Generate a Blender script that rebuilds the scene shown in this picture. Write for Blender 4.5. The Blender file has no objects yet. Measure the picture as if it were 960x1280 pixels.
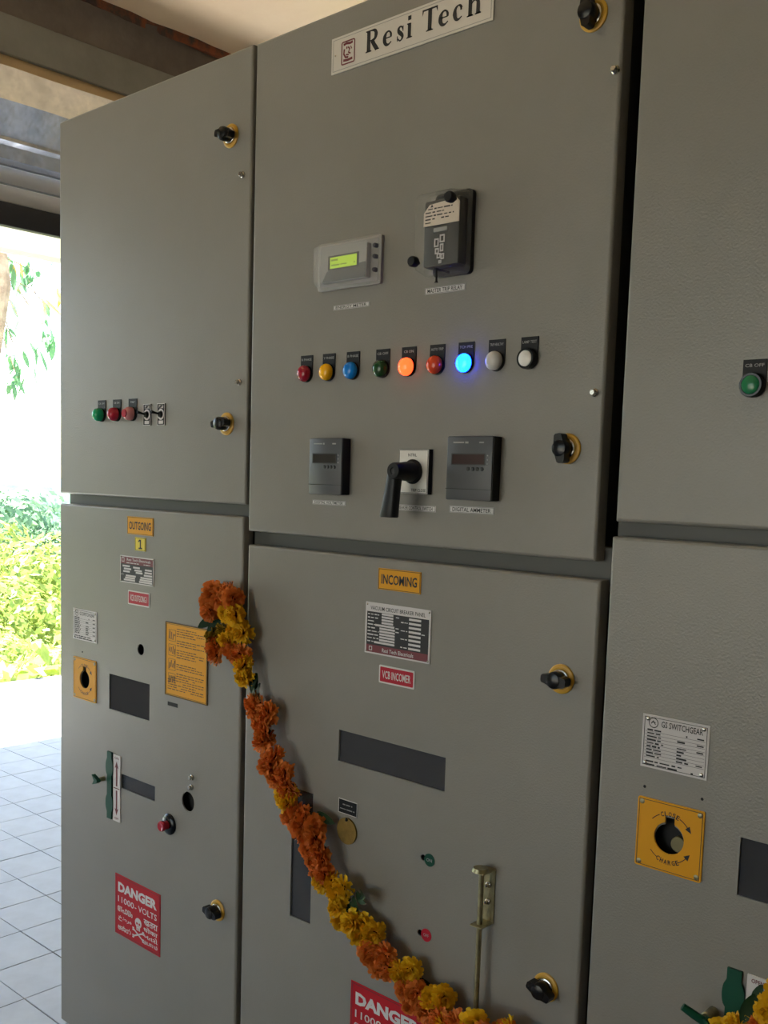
import bpy, bmesh, math, random
from mathutils import Vector, Matrix, Quaternion

S = bpy.context.scene
C = S.collection
R = math.radians
rnd = random.Random(7)

# ------------------------------------------------------------------ camera
cam = bpy.data.objects.new('camera', bpy.data.cameras.new('camera'))
C.objects.link(cam)
cam.data.sensor_fit = 'VERTICAL'
cam.data.sensor_height = 36.0
cam.data.lens = 36.0
cam.data.shift_y = 0.0715
cam.data.clip_start = 0.02
cam.data.clip_end = 900
YAW, PITCH, ROLL = -0.74179, -0.10338, -0.03144


def cam_matrix(a, b, c):
    ry = Matrix(((math.cos(a), 0, math.sin(a)), (0, 1, 0), (-math.sin(a), 0, math.cos(a))))
    rx = Matrix(((1, 0, 0), (0, math.cos(b), -math.sin(b)), (0, math.sin(b), math.cos(b))))
    rz = Matrix(((math.cos(c), -math.sin(c), 0), (math.sin(c), math.cos(c), 0), (0, 0, 1)))
    m = ry @ rx @ rz                                   # columns: right, down, forward in (right, down, into the wall)
    conv = lambda v: Vector((v[0], v[2], -v[1]))
    r, d, f = conv(m.col[0]), conv(m.col[1]), conv(m.col[2])
    return Matrix((r, -d, -f)).transposed()


cam.matrix_world = Matrix.Translation((0, -1.3, 1.5)) @ cam_matrix(YAW, PITCH, ROLL).to_4x4()
S.camera = cam

# ------------------------------------------------------------------ light
S.view_settings.view_transform = 'Standard'
S.view_settings.look = 'None'
S.view_settings.exposure = 0.06
S.view_settings.gamma = 1.0
S.view_settings.use_curve_mapping = False
S.cycles.use_denoising = True
S.cycles.max_bounces = 14
S.cycles.diffuse_bounces = 8
S.cycles.sample_clamp_indirect = 8.0

world = bpy.data.worlds.new('sky')
S.world = world
world.use_nodes = True
wn = world.node_tree
wn.nodes.clear()
wo = wn.nodes.new('ShaderNodeOutputWorld')
wb = wn.nodes.new('ShaderNodeBackground')
ws = wn.nodes.new('ShaderNodeTexSky')
ws.sky_type = 'NISHITA'
ws.sun_disc = False
ws.sun_elevation = R(58)
ws.sun_rotation = R(-90)
ws.altitude = 400
ws.air_density = 1.2
ws.dust_density = 1.0
SKY = 0.66
wb.inputs['Strength'].default_value = SKY
wn.links.new(ws.outputs[0], wb.inputs[0])
wn.links.new(wb.outputs[0], wo.inputs[0])

sun = bpy.data.objects.new('sun', bpy.data.lights.new('sun', 'SUN'))
C.objects.link(sun)
sun.data.energy = 46.0
sun.data.angle = R(0.55)
sun.data.color = (1.0, 0.965, 0.89)
sun.location = (-20, 0, 30)
sun.rotation_euler = Vector((-0.50, -0.10, 0.87)).to_track_quat('Z', 'Y').to_euler()

# ------------------------------------------------------------------ materials


def hexlin(h):
    f = lambda c: c / 12.92 if c <= 0.04045 else ((c + 0.055) / 1.055) ** 2.4
    return tuple(f(int(h[i:i + 2], 16) / 255) for i in (0, 2, 4)) + (1,)


MATS = {}


def mat(name, col, rough=0.5, metal=0.0, spec=0.5, bump=None, var=None, emit=None, alpha=None, coat=0.0, trans=0.0):
    """col: hex or linear tuple; bump: (scale, strength); var: (scale, hex2, lo, hi) second colour mixed in by noise"""
    m = bpy.data.materials.new(name)
    MATS[name] = m
    m.use_nodes = True
    nt = m.node_tree
    b = nt.nodes['Principled BSDF']
    c = hexlin(col) if isinstance(col, str) else tuple(col) + (1,)
    b.inputs['Base Color'].default_value = c
    b.inputs['Roughness'].default_value = rough
    b.inputs['Metallic'].default_value = metal
    b.inputs['Specular IOR Level'].default_value = spec
    b.inputs['Coat Weight'].default_value = coat
    b.inputs['Transmission Weight'].default_value = trans
    if emit:
        b.inputs['Emission Color'].default_value = hexlin(emit[0]) if isinstance(emit[0], str) else tuple(emit[0]) + (1,)
        b.inputs['Emission Strength'].default_value = emit[1]
    tc = nt.nodes.new('ShaderNodeTexCoord')
    if var:
        n = nt.nodes.new('ShaderNodeTexNoise')
        n.inputs['Scale'].default_value = var[0]
        n.inputs['Detail'].default_value = 6
        n.inputs['Roughness'].default_value = 0.65
        r = nt.nodes.new('ShaderNodeMapRange')
        r.inputs[1].default_value = var[2]
        r.inputs[2].default_value = var[3]
        x = nt.nodes.new('ShaderNodeMix')
        x.data_type = 'RGBA'
        x.inputs[6].default_value = c
        x.inputs[7].default_value = hexlin(var[1])
        nt.links.new(tc.outputs['Object'], n.inputs['Vector'])
        nt.links.new(n.outputs[0], r.inputs[0])
        nt.links.new(r.outputs[0], x.inputs[0])
        nt.links.new(x.outputs[2], b.inputs['Base Color'])
    if bump:
        n = nt.nodes.new('ShaderNodeTexNoise')
        n.inputs['Scale'].default_value = bump[0]
        n.inputs['Detail'].default_value = 3
        bp = nt.nodes.new('ShaderNodeBump')
        bp.inputs['Strength'].default_value = bump[1]
        bp.inputs['Distance'].default_value = 0.001 if len(bump) < 3 else bump[2]
        nt.links.new(tc.outputs['Object'], n.inputs['Vector'])
        nt.links.new(n.outputs[0], bp.inputs['Height'])
        nt.links.new(bp.outputs[0], b.inputs['Normal'])
    return m


def clear_mat(name, tint, gloss_rough=0.03, ior=1.45, haze=0.0, hazecol='FFFFFF'):
    m = bpy.data.materials.new(name)
    MATS[name] = m
    m.use_nodes = True
    nt = m.node_tree
    nt.nodes.clear()
    o = nt.nodes.new('ShaderNodeOutputMaterial')
    t = nt.nodes.new('ShaderNodeBsdfTransparent')
    t.inputs[0].default_value = hexlin(tint)
    g = nt.nodes.new('ShaderNodeBsdfGlossy')
    g.inputs['Roughness'].default_value = gloss_rough
    lw = nt.nodes.new('ShaderNodeLayerWeight')
    pw = nt.nodes.new('ShaderNodeMath')
    pw.operation = 'POWER'
    pw.inputs[1].default_value = 4.0
    f = nt.nodes.new('ShaderNodeMath')
    f.operation = 'MULTIPLY_ADD'
    f.inputs[1].default_value = 0.55
    f.inputs[2].default_value = ((ior - 1) / (ior + 1)) ** 2
    nt.links.new(lw.outputs['Facing'], pw.inputs[0])
    nt.links.new(pw.outputs[0], f.inputs[0])
    x = nt.nodes.new('ShaderNodeMixShader')
    nt.links.new(f.outputs[0], x.inputs[0])
    if haze:
        d = nt.nodes.new('ShaderNodeBsdfDiffuse')
        d.inputs[0].default_value = hexlin(hazecol)
        y = nt.nodes.new('ShaderNodeMixShader')
        y.inputs[0].default_value = haze
        nt.links.new(t.outputs[0], y.inputs[1])
        nt.links.new(d.outputs[0], y.inputs[2])
        nt.links.new(y.outputs[0], x.inputs[1])
    else:
        nt.links.new(t.outputs[0], x.inputs[1])
    nt.links.new(g.outputs[0], x.inputs[2])
    nt.links.new(x.outputs[0], o.inputs[0])
    return m


def leaf_mat(name, col, col2, trans=0.35):
    m = mat(name, col, 0.55, spec=0.3, var=(9.0, col2, 0.35, 0.65))
    nt = m.node_tree
    b = nt.nodes['Principled BSDF']
    o = nt.nodes['Material Output']
    t = nt.nodes.new('ShaderNodeBsdfTranslucent')
    x = nt.nodes.new('ShaderNodeMixShader')
    x.inputs[0].default_value = trans
    src = b.inputs['Base Color'].links[0].from_socket
    nt.links.new(src, t.inputs[0])
    nt.links.new(b.outputs[0], x.inputs[1])
    nt.links.new(t.outputs[0], x.inputs[2])
    nt.links.new(x.outputs[0], o.inputs[0])
    return m


PAINT = mat('grey_paint', '8C8984', 0.31, spec=0.38, bump=(320, 0.7, 0.0007), var=(3.0, '86837D', 0.35, 0.7))
FRAMEP = mat('frame_paint', '4C4C48', 0.5, bump=(300, 0.15, 0.0005))
BLACK = mat('black_plastic', '111113', 0.42, spec=0.3)
BLACKM = mat('black_matt', '0A0A0B', 0.7)
BLACKG = mat('black_gloss', '0D0D0F', 0.25, spec=0.35)
LEGEND = mat('legend_black', '16171B', 0.5, spec=0.25)
WHITEP = mat('white_print', 'D8D8D4', 0.6)
DIMP = mat('grey_print', '9A9A9A', 0.6)
SILVER = mat('silver_plate', 'D4D0CB', 0.42, metal=0.35)
CHROME = mat('chrome', 'C8C4BC', 0.22, metal=1.0)
ZINC = mat('zinc_steel', 'A8A07E', 0.38, metal=0.85, var=(60, '8C8468', 0.4, 0.65))
BRASS = mat('brass', '94793C', 0.5, metal=0.6, var=(45, '7E6634', 0.4, 0.65))
YELLOW = mat('yellow_plate', 'DE9C0C', 0.5, spec=0.25)
YELLOWL = mat('lemon_label', 'E3CB2A', 0.5)
YELLOWD = mat('yellow_disc', 'C99A2C', 0.38)
RED = mat('red_sign', 'B81A28', 0.5, spec=0.25)
RED2 = mat('red_label', 'B3122F', 0.5, spec=0.3)
MAROON = mat('maroon_print', '6E2430', 0.55)
INK = mat('black_ink', '17161A', 0.6)
BROWNINK = mat('brown_ink', '5E4510', 0.6)
GREENP = mat('green_plastic', '0A4836', 0.45, spec=0.25)
SIGNW = mat('white_plate', 'CFCACB', 0.5)
SIGNW2 = mat('white_label', 'D6D2D2', 0.5)
METERG = mat('meter_grey', '4A4C50', 0.42)
METERD = mat('meter_dark', '232426', 0.4)
DISPLAY = mat('dead_display', '2E2A26', 0.25)
DISPRED = mat('dead_red_display', '3A2321', 0.25)
LCD = mat('lit_lcd', 'B7D23A', 0.4, emit=('B4DC1E', 0.42))
LCDINK = mat('lcd_ink', '8FAE22', 0.5)
FACEG = mat('meter_face_grey', '999794', 0.45)
COVER = clear_mat('clear_cover', 'FDFDFD', ior=1.3, haze=0.16, hazecol='FFFFFF')
COVER2 = clear_mat('clear_relay_cover', 'FDFDFC', ior=1.3, haze=0.05, hazecol='FFFFFF')
PANE = clear_mat('tinted_pane', '707078', 0.06, ior=1.5, haze=0.20, hazecol='84868E')  # grey haze mixed in stands for the wall reflected in the glass
RELAYD = mat('relay_dark', '2A2927', 0.5)
RELAYW = mat('relay_label', 'DCCDC0', 0.6)
PINK = mat('pink_rubber', 'C08A84', 0.5)


def lens_mat(name, col, emit=None):
    return mat(name, col, 0.2, spec=0.45, emit=emit)


LENS = {
    'red': lens_mat('red_lens', 'A01830'), 'yellow': lens_mat('amber_lens', 'FFB800'), 'blue': lens_mat('blue_lens', '0A84E6'),
    'green': lens_mat('dark_green_lens', '17421F'), 'lit_orange': lens_mat('lit_orange_lens', 'FF5A20', ((1.0, .060, .013), 3.8)),
    'orange': lens_mat('orange_lens', 'E04A24'), 'lit_blue': lens_mat('lit_blue_lens', '1840F0', ((.0018, .036, 1.0), 25.0)),
    'white': lens_mat('white_lens', 'C9C6C6'), 'flat_white': lens_mat('flat_white_lens', 'E4E2DE'),
    'emerald': lens_mat('emerald_lens', '12A06C'), 'crimson': lens_mat('crimson_lens', 'B01F38'), 'pale': lens_mat('pale_red_lens', 'D48A90'),
    'deep_green': lens_mat('deep_green_lens', '1D7A4E'),
}
CONC = mat('ceiling_plaster', 'F4DAB6', 0.85, bump=(14, 0.25, 0.01), var=(1.3, 'EACCA6', 0.35, 0.7))
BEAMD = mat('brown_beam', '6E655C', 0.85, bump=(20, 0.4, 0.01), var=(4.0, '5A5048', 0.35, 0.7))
RUST = mat('rusty_edge', '8A4A2A', 0.85, bump=(30, 0.6, 0.01), var=(12.0, '4A3C34', 0.4, 0.6))
GREYC = mat('grey_concrete', '84847F', 0.85, bump=(18, 0.35, 0.01), var=(3.0, '767670', 0.35, 0.7))
TANC = mat('tan_plaster', 'B39C78', 0.85, bump=(25, 0.3, 0.005))
WALLP = mat('wall_plaster', '9C9284', 0.85, bump=(20, 0.2, 0.004), var=(1.2, '8E8476', 0.35, 0.7))
GALV = mat('galvanised_sheet', 'E2E4EA', 0.27, metal=0.9, bump=(5, 0.5, 0.02), var=(8.0, 'BFC3CC', 0.35, 0.65))
SHUT = mat('shutter_grey', 'A9ABB0', 0.5, metal=0.2)
SHUTD = mat('shutter_shade', '1A1B22', 0.7)
SOFFIT = mat('eave_cream', 'F1EDE6', 0.8)
TILE = mat('floor_tile', 'C0C4CC', 0.5, spec=0.45, bump=(40, 0.1), var=(7.0, 'AEB1B8', 0.3, 0.75))
GROUT = mat('floor_cement', '6E6E6E', 0.9, var=(2.0, '636260', .35, .65))  # tile joints; also the unseen indoor floor, left dark to cut bounce light
EARTH = mat('earth', '8A7C55', 0.95, var=(0.6, '6E7A3C', 0.4, 0.6))
BARK = mat('bark', 'D6BCA0', 0.9, bump=(25, 0.6, 0.01), var=(10, 'B59A80', 0.4, 0.6))
LEAFG = leaf_mat('mango_leaf', '86AE86', '6C9C78', 0.5)
LEAFY = leaf_mat('yellowing_leaf', 'D0A868', 'B4B46A', 0.5)
BUSHA = leaf_mat('bright_bush_leaf', 'A2AC58', '78924A')
BUSHB = leaf_mat('bluish_bush_leaf', '86A482', '6C8E76')
BUSHC = leaf_mat('lime_bush_leaf', 'B4BC6A', '8CA050')
HILLM = mat('far_hill', '6E86A6', 1.0, var=(0.05, '5A7690', 0.35, 0.65))  # distance haze painted into the hill as blue
PETALO = leaf_mat('orange_petal', 'F09A4C', 'DC7A34', 0.25)
PETALY = leaf_mat('yellow_petal', 'F8D22A', 'E6B420', 0.25)
PETALD = leaf_mat('dull_yellow_petal', 'B08A1E', '8E741C', 0.2)
FLOWERC = mat('flower_heart', '5A2A16', 0.9)
GLEAF = leaf_mat('garland_leaf', '2C4A26', '1E3820', 0.2)
THREAD = mat('thread', 'B9B08F', 0.9)

# ------------------------------------------------------------------ mesh helpers
WP = {}          # world position of every object's own origin


def finish(bm, name, m, smooth=35):
    me = bpy.data.meshes.new(name)
    bmesh.ops.recalc_face_normals(bm, faces=bm.faces[:])
    bm.to_mesh(me)
    bm.free()
    for x in (m if isinstance(m, (list, tuple)) else [m]):
        me.materials.append(x)
    if smooth and len(me.polygons):
        me.polygons.foreach_set('use_smooth', [True] * len(me.polygons))
        me.set_sharp_from_angle(angle=R(smooth))
    return me


def link(name, data, parent=None, at=(0, 0, 0), label=None, kind=None, rot=None):
    o = bpy.data.objects.new(name, data)
    C.objects.link(o)
    at = Vector(at)
    WP[o.name] = at.copy()
    if parent is not None:
        o.parent = parent
        o.location = at - WP[parent.name]
    else:
        o.location = at
    if rot is not None:
        o.rotation_euler = rot
    if label:
        o['label'] = label
    if kind:
        o['kind'] = kind
    return o


def obj(name, bm, m, parent=None, at=(0, 0, 0), label=None, kind=None, smooth=35, rot=None):
    """bm is built around `at`"""
    return link(name, finish(bm, name, m, smooth), parent, at, label, kind, rot)


def thing(name, label, cat, at, group=None):
    o = link(name, None, None, at, label)
    o.empty_display_size = 0.1
    o['category'] = cat
    if group:
        o['group'] = group
    return o


def nb():
    return bmesh.new()


def box(bm, x0, x1, y0, y1, z0, z1, bev=0.0, seg=2, mi=0):
    v = [bm.verts.new((x, y, z)) for x in (x0, x1) for y in (y0, y1) for z in (z0, z1)]
    fs = [bm.faces.new([v[i] for i in q]) for q in ((0, 1, 3, 2), (4, 6, 7, 5), (0, 4, 5, 1), (2, 3, 7, 6), (0, 2, 6, 4), (1, 5, 7, 3))]
    for f in fs:
        f.material_index = mi
    if bev:
        es = list({e for f in fs for e in f.edges})
        bmesh.ops.bevel(bm, geom=es, offset=bev, segments=seg, affect='EDGES', profile=0.5)
    return bm


def prism(bm, pts, y0, y1, mi=0):
    """polygon in x-z pushed from y0 to y1 (pts may be concave)"""
    a = [bm.verts.new((x, y0, z)) for x, z in pts]
    b = [bm.verts.new((x, y1, z)) for x, z in pts]
    n = len(pts)
    fs = [bm.faces.new(a), bm.faces.new(b[::-1])]
    for i in range(n):
        fs.append(bm.faces.new((a[i], b[i], b[(i + 1) % n], a[(i + 1) % n])))
    for f in fs:
        f.material_index = mi
    return bm


def lathe(bm, cx, cz, prof, seg=24, mi=0, sx=1.0):
    """profile [(r, y)] turned about the y axis"""
    rings = []
    for r, y in prof:
        if r < 1e-6:
            rings.append([bm.verts.new((cx, y, cz))])
        else:
            rings.append([bm.verts.new((cx + sx * r * math.cos(2 * math.pi * k / seg), y, cz + r * math.sin(2 * math.pi * k / seg))) for k in range(seg)])
    for A, B in zip(rings, rings[1:]):
        for k in range(seg):
            j = (k + 1) % seg
            if len(A) == 1 and len(B) == 1:
                continue
            if len(A) == 1:
                f = bm.faces.new((A[0], B[k], B[j]))
            elif len(B) == 1:
                f = bm.faces.new((A[k], B[0], A[j]))
            else:
                f = bm.faces.new((A[k], B[k], B[j], A[j]))
            f.material_index = mi
    return bm


def disc(bm, cx, cz, r, y0, y1, seg=24, mi=0, bev=0.0):
    if bev:
        return lathe(bm, cx, cz, [(0, y0), (r - bev, y0), (r, y0 + bev), (r, y1), (0, y1)], seg, mi)
    return lathe(bm, cx, cz, [(0, y0), (r, y0), (r, y1), (0, y1)], seg, mi)


def tube(bm, pts, rad, seg=8, cap=True, mi=0):
    pts = [Vector(p) for p in pts]
    rad = rad if isinstance(rad, (list, tuple)) else [rad] * len(pts)
    rings = []
    up = Vector((0.13, 0.29, 0.95)).normalized()
    for i, p in enumerate(pts):
        d = (pts[min(i + 1, len(pts) - 1)] - pts[max(i - 1, 0)]).normalized()
        a = d.cross(up)
        if a.length < 1e-3:
            a = d.cross(Vector((1, 0, 0)))
        a.normalize()
        b = d.cross(a)
        rings.append([bm.verts.new(p + rad[i] * (math.cos(2 * math.pi * k / seg) * a + math.sin(2 * math.pi * k / seg) * b)) for k in range(seg)])
    for A, B in zip(rings, rings[1:]):
        for k in range(seg):
            bm.faces.new((A[k], A[(k + 1) % seg], B[(k + 1) % seg], B[k])).material_index = mi
    if cap:
        bm.faces.new(rings[0][::-1]).material_index = mi
        bm.faces.new(rings[-1]).material_index = mi
    return bm


def rrect(x0, x1, z0, z1, r, n=4):
    out = []
    for cx, cz, a0 in ((x1 - r, z1 - r, 0), (x0 + r, z1 - r, 90), (x0 + r, z0 + r, 180), (x1 - r, z0 + r, 270)):
        for k in range(n + 1):
            a = R(a0 + 90 * k / n)
            out.append((cx + r * math.cos(a), cz + r * math.sin(a)))
    return out


def frame2d(bm, x0, x1, z0, z1, w, y0, y1, r=0.0, mi=0):
    """flat rectangular ring"""
    if r:
        o, i = rrect(x0, x1, z0, z1, r), rrect(x0 + w, x1 - w, z0 + w, z1 - w, max(r - w, r * 0.3))
    else:
        o = [(x0, z0), (x1, z0), (x1, z1), (x0, z1)]
        i = [(x0 + w, z0 + w), (x1 - w, z0 + w), (x1 - w, z1 - w), (x0 + w, z1 - w)]
    V = lambda pts, y: [bm.verts.new((x, y, z)) for x, z in pts]
    of, inf, ob, inb = V(o, y0), V(i, y0), V(o, y1), V(i, y1)
    n = len(o)
    for k in range(n):
        j = (k + 1) % n
        for q in ((of[k], of[j], inf[j], inf[k]), (ob[k], ob[j], of[j], of[k]), (inf[k], inf[j], inb[j], inb[k])):
            bm.faces.new(q).material_index = mi
    return bm


def stroke(bm, pts, wid, y0, y1, cl=False):
    """polyline with a width at each point, as a thin flat print"""
    pts = [Vector(p) for p in pts]
    n = len(pts)
    wid = wid if isinstance(wid, (list, tuple)) else [wid] * n
    L, Rr = [], []
    for i in range(n):
        d = pts[min(i + 1, n - 1)] - pts[max(i - 1, 0)]
        if cl:
            d = pts[(i + 1) % n] - pts[i - 1]
        d.normalize()
        nrm = Vector((-d.y, d.x))
        L.append(pts[i] + nrm * wid[i] / 2)
        Rr.append(pts[i] - nrm * wid[i] / 2)
    m = n if cl else n - 1
    for i in range(m):
        j = (i + 1) % n
        q = [L[i], L[j], Rr[j], Rr[i]]
        a = [bm.verts.new((p.x, y0, p.y)) for p in q]
        bm.faces.new(a)
    return bm


def smoothpts(pts, it=2):
    for _ in range(it):
        out = [pts[0]]
        for a, b in zip(pts, pts[1:]):
            out.append(tuple(0.75 * p + 0.25 * q for p, q in zip(a, b)))
            out.append(tuple(0.25 * p + 0.75 * q for p, q in zip(a, b)))
        out.append(pts[-1])
        pts = out
    return pts


def text_verts(body, weight=0.0):
    cu = bpy.data.curves.new('lettering', 'FONT')
    cu.body = body
    cu.size = 1.0
    cu.offset = weight
    cu.resolution_u = 2
    o = bpy.data.objects.new('lettering', cu)
    C.objects.link(o)
    me = bpy.data.meshes.new_from_object(o.evaluated_get(bpy.context.evaluated_depsgraph_get()))
    vs = [v.co.copy() for v in me.vertices]
    fs = [tuple(p.vertices) for p in me.polygons]
    bpy.data.objects.remove(o)
    bpy.data.curves.remove(cu)
    bpy.data.meshes.remove(me)
    return vs, fs


TCACHE = {}


def text(bm, body, cx, cz, w, h, y, weight=0.0, xf=None, slant=0.0):
    """print BODY as flat lettering fitted to w x h about (cx, cz), on the face y; xf bends it"""
    k = (body, weight)
    if k not in TCACHE:
        TCACHE[k] = text_verts(body, weight)
    vs, fs = TCACHE[k]
    if not vs:
        return bm
    x0, x1 = min(v.x for v in vs), max(v.x for v in vs)
    z0, z1 = min(v.y for v in vs), max(v.y for v in vs)
    out = []
    for v in vs:
        px = ((v.x - x0) / max(x1 - x0, 1e-6) - 0.5) * w
        pz = ((v.y - z0) / max(z1 - z0, 1e-6) - 0.5) * h
        if xf:
            px, pz = xf(px, pz)
        out.append(bm.verts.new((cx + px, y, cz + pz)))
    for f in fs:
        try:
            bm.faces.new([out[i] for i in f])
        except ValueError:
            pass
    return bm


def fine(bm, x0, x1, z, h, y, rng, fill=0.9):
    """a line of print too small to read: word-long dashes"""
    x = x0
    while x < x1 - h * 0.5:
        w = min(h * rng.uniform(1.2, 4.0), x1 - x)
        if rng.random() < fill:
            t = h * rng.uniform(0.38, 0.6)
            v = [bm.verts.new((a, y, b)) for a, b in ((x, z - t / 2), (x + w, z - t / 2), (x + w, z + t / 2), (x, z + t / 2))]
            bm.faces.new(v)
        x += w + h * rng.uniform(0.35, 0.8)
    return bm


def flat(bm, x0, x1, z0, z1, y):
    bm.faces.new([bm.verts.new(p) for p in ((x0, y, z0), (x1, y, z0), (x1, y, z1), (x0, y, z1))])
    return bm


def sheet(bm, x0, x1, z0, z1, rects=(), circs=(), th=0.025, r=0.005, hole_depth=0.003, polys=()):
    """folded steel door: a front sheet with rounded edges, cut-outs and returned sides"""
    def loop(pts, y=0.0):
        v = [bm.verts.new((x, y, z)) for x, z in pts]
        e = [bm.edges.new((v[i], v[(i + 1) % len(v)])) for i in range(len(v))]
        return v, e
    edges = []
    n = 3
    outer = rrect(x0 + r, x1 - r, z0 + r, z1 - r, 0.0015, n)
    ov, oe = loop(outer)
    edges += oe
    holes = []
    for q in rects:
        holes.append([(q[0], q[2]), (q[1], q[2]), (q[1], q[3]), (q[0], q[3])])
    for cx, cz, cr in circs:
        holes.append([(cx + cr * math.cos(2 * math.pi * k / 28), cz + cr * math.sin(2 * math.pi * k / 28)) for k in range(28)])
    holes += list(polys)
    hv = []
    for h in holes:
        v, e = loop(h)
        edges += e
        hv.append(v)
    bmesh.ops.triangle_fill(bm, use_beauty=True, use_dissolve=False, edges=edges)
    prev = ov
    cxm, czm = (x0 + x1) / 2, (z0 + z1) / 2
    for k in range(1, 6):
        if k < 5:
            a = R(90 * k / 4)
            off, y = r * math.sin(a), r * (1 - math.cos(a))
        else:
            off, y = r, th
        cur = []
        for (px, pz) in outer:
            cur.append(bm.verts.new((px + math.copysign(off, px - cxm), y, pz + math.copysign(off, pz - czm))))
        for i in range(len(prev)):
            j = (i + 1) % len(prev)
            bm.faces.new((prev[i], prev[j], cur[j], cur[i]))
        prev = cur
    for v in hv:
        b = [bm.verts.new((p.co.x, hole_depth, p.co.z)) for p in v]
        for i in range(len(v)):
            j = (i + 1) % len(v)
            bm.faces.new((v[i], v[j], b[j], b[i]))
    return bm


SH = {}          # meshes shared by alike pieces


def shared(key, build, m, smooth=35):
    if key not in SH:
        bm = nb()
        build(bm)
        SH[key] = finish(bm, key, m, smooth)
    return SH[key]

# ------------------------------------------------------------------ the room
XW, XE, YF, YB, ZC = -5.15, 3.4, -5.6, 3.4, 4.0        # left wall face, right wall face, front, back, ceiling

bm = nb()
box(bm, -6.72, XE + 0.2, YF - 0.2, YB + 0.2, -0.30, -0.002)
floor = obj('floor', bm, GROUT, kind='structure')

TP = 0.203
tile_me = shared('tile', lambda b: box(b, -TP / 2 + 0.0014, TP / 2 - 0.0014, -TP / 2 + 0.0014, TP / 2 - 0.0014, -0.0015, 0.0025, 0.0012, 1), TILE)
rest = nb()
ix0, ix1 = -21, 30
for i in range(ix0, ix1):
    for j in range(-29, 17):
        tx, ty = -2.593 + TP * (i + 0.5), 0.075 + TP * (j + 0.5)
        if tx < -6.65 or tx > XE - 0.05 or ty < YF + 0.05 or ty > YB - 0.05:
            continue
        k = (-tx) / (ty + 1.3) if ty > -1.2 else 99
        if 1.66 < k < 2.06 and -6.66 < tx < -2.3:
            link('tile', tile_me, floor, (tx, ty, rnd.uniform(-0.0006, 0.0004)))
        elif tx < -2.25:
            v = [rest.verts.new((tx + a * (TP / 2 - 0.0016), ty + b * (TP / 2 - 0.0016), 0.0022)) for a, b in ((-1, -1), (1, -1), (1, 1), (-1, 1))]
            rest.faces.new(v)
obj('tile_field', rest, TILE, floor, kind='stuff')

bm = nb()
box(bm, XW - 0.25, XE + 0.2, YF - 0.2, YB + 0.2, ZC, ZC + 0.15)
obj('ceiling', bm, CONC, kind='structure')

OY0, OY1, OZ = -1.75, 2.9, 3.45                            # opening in the left wall
bm = nb()
box(bm, XW - 0.25, XW, YF - 0.2, OY0, 0, ZC)
box(bm, XW - 0.25, XW, OY1, YB + 0.2, 0, ZC)
box(bm, XW - 0.25, XW, OY0, OY1, OZ, ZC)
obj('wall_left', bm, WALLP, kind='structure')
bm = nb()
box(bm, XW, XE, YB, YB + 0.2, 0, ZC)
obj('wall_back', bm, WALLP, kind='structure')
bm = nb()
box(bm, XE, XE + 0.2, YF - 0.2, YB + 0.2, 0, ZC)
obj('wall_right', bm, WALLP, kind='structure')
FX0, FX1, FZ = -4.2, -.9, 2.7                             # unseen doorway behind the camera, added and sized to light the panels
bm = nb()
box(bm, XW, FX0, YF - 0.2, YF, 0, ZC)
box(bm, FX1, XE, YF - 0.2, YF, 0, ZC)
box(bm, FX0, FX1, YF - 0.2, YF, FZ, ZC)
obj('wall_front', bm, WALLP, kind='structure')

# beam over the opening: dark rough face with a chipped rusty arris, grey band, tan strip


def ybeam(bm, prof, y0, y1, n=1, jit=None):
    """profile [(x, z)] run along y, optionally uneven"""
    rows = []
    for k in range(n + 1):
        y = y0 + (y1 - y0) * k / n
        rows.append([bm.verts.new((x + (jit(i, k)[0] if jit else 0), y, z + (jit(i, k)[1] if jit else 0))) for i, (x, z) in enumerate(prof)])
    m = len(prof)
    for a, b in zip(rows, rows[1:]):
        for i in range(m):
            j = (i + 1) % m
            bm.faces.new((a[i], b[i], b[j], a[j]))
    bm.faces.new(rows[0])
    bm.faces.new(rows[-1][::-1])
    return bm


jr = random.Random(3)
JT = [(jr.uniform(-.02, .02), jr.uniform(-.018, .018)) for _ in range(200)]
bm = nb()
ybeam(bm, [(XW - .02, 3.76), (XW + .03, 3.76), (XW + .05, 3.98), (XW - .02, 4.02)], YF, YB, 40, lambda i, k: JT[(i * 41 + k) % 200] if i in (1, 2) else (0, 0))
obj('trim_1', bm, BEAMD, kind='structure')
bm = nb()
ybeam(bm, [(XW + .035, 3.965), (XW + .062, 3.955), (XW + .068, 4.01), (XW + .04, 4.01)], YF, YB, 60, lambda i, k: (JT[(i * 7 + k * 3) % 200][0] * .7, JT[(i + k * 5) % 200][1] * .5 if i < 2 else 0))
obj('trim_2', bm, RUST, kind='structure')
bm = nb()
box(bm, XW - .01, XW + .045, OY0 - .3, YB, 3.57, 3.765, 0.012)
obj('trim_3', bm, GREYC, kind='structure')
bm = nb()
box(bm, XW - .01, XW + .02, OY0 - .3, YB, 3.50, 3.575, 0.006)
obj('trim_4', bm, TANC, kind='structure')

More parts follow.
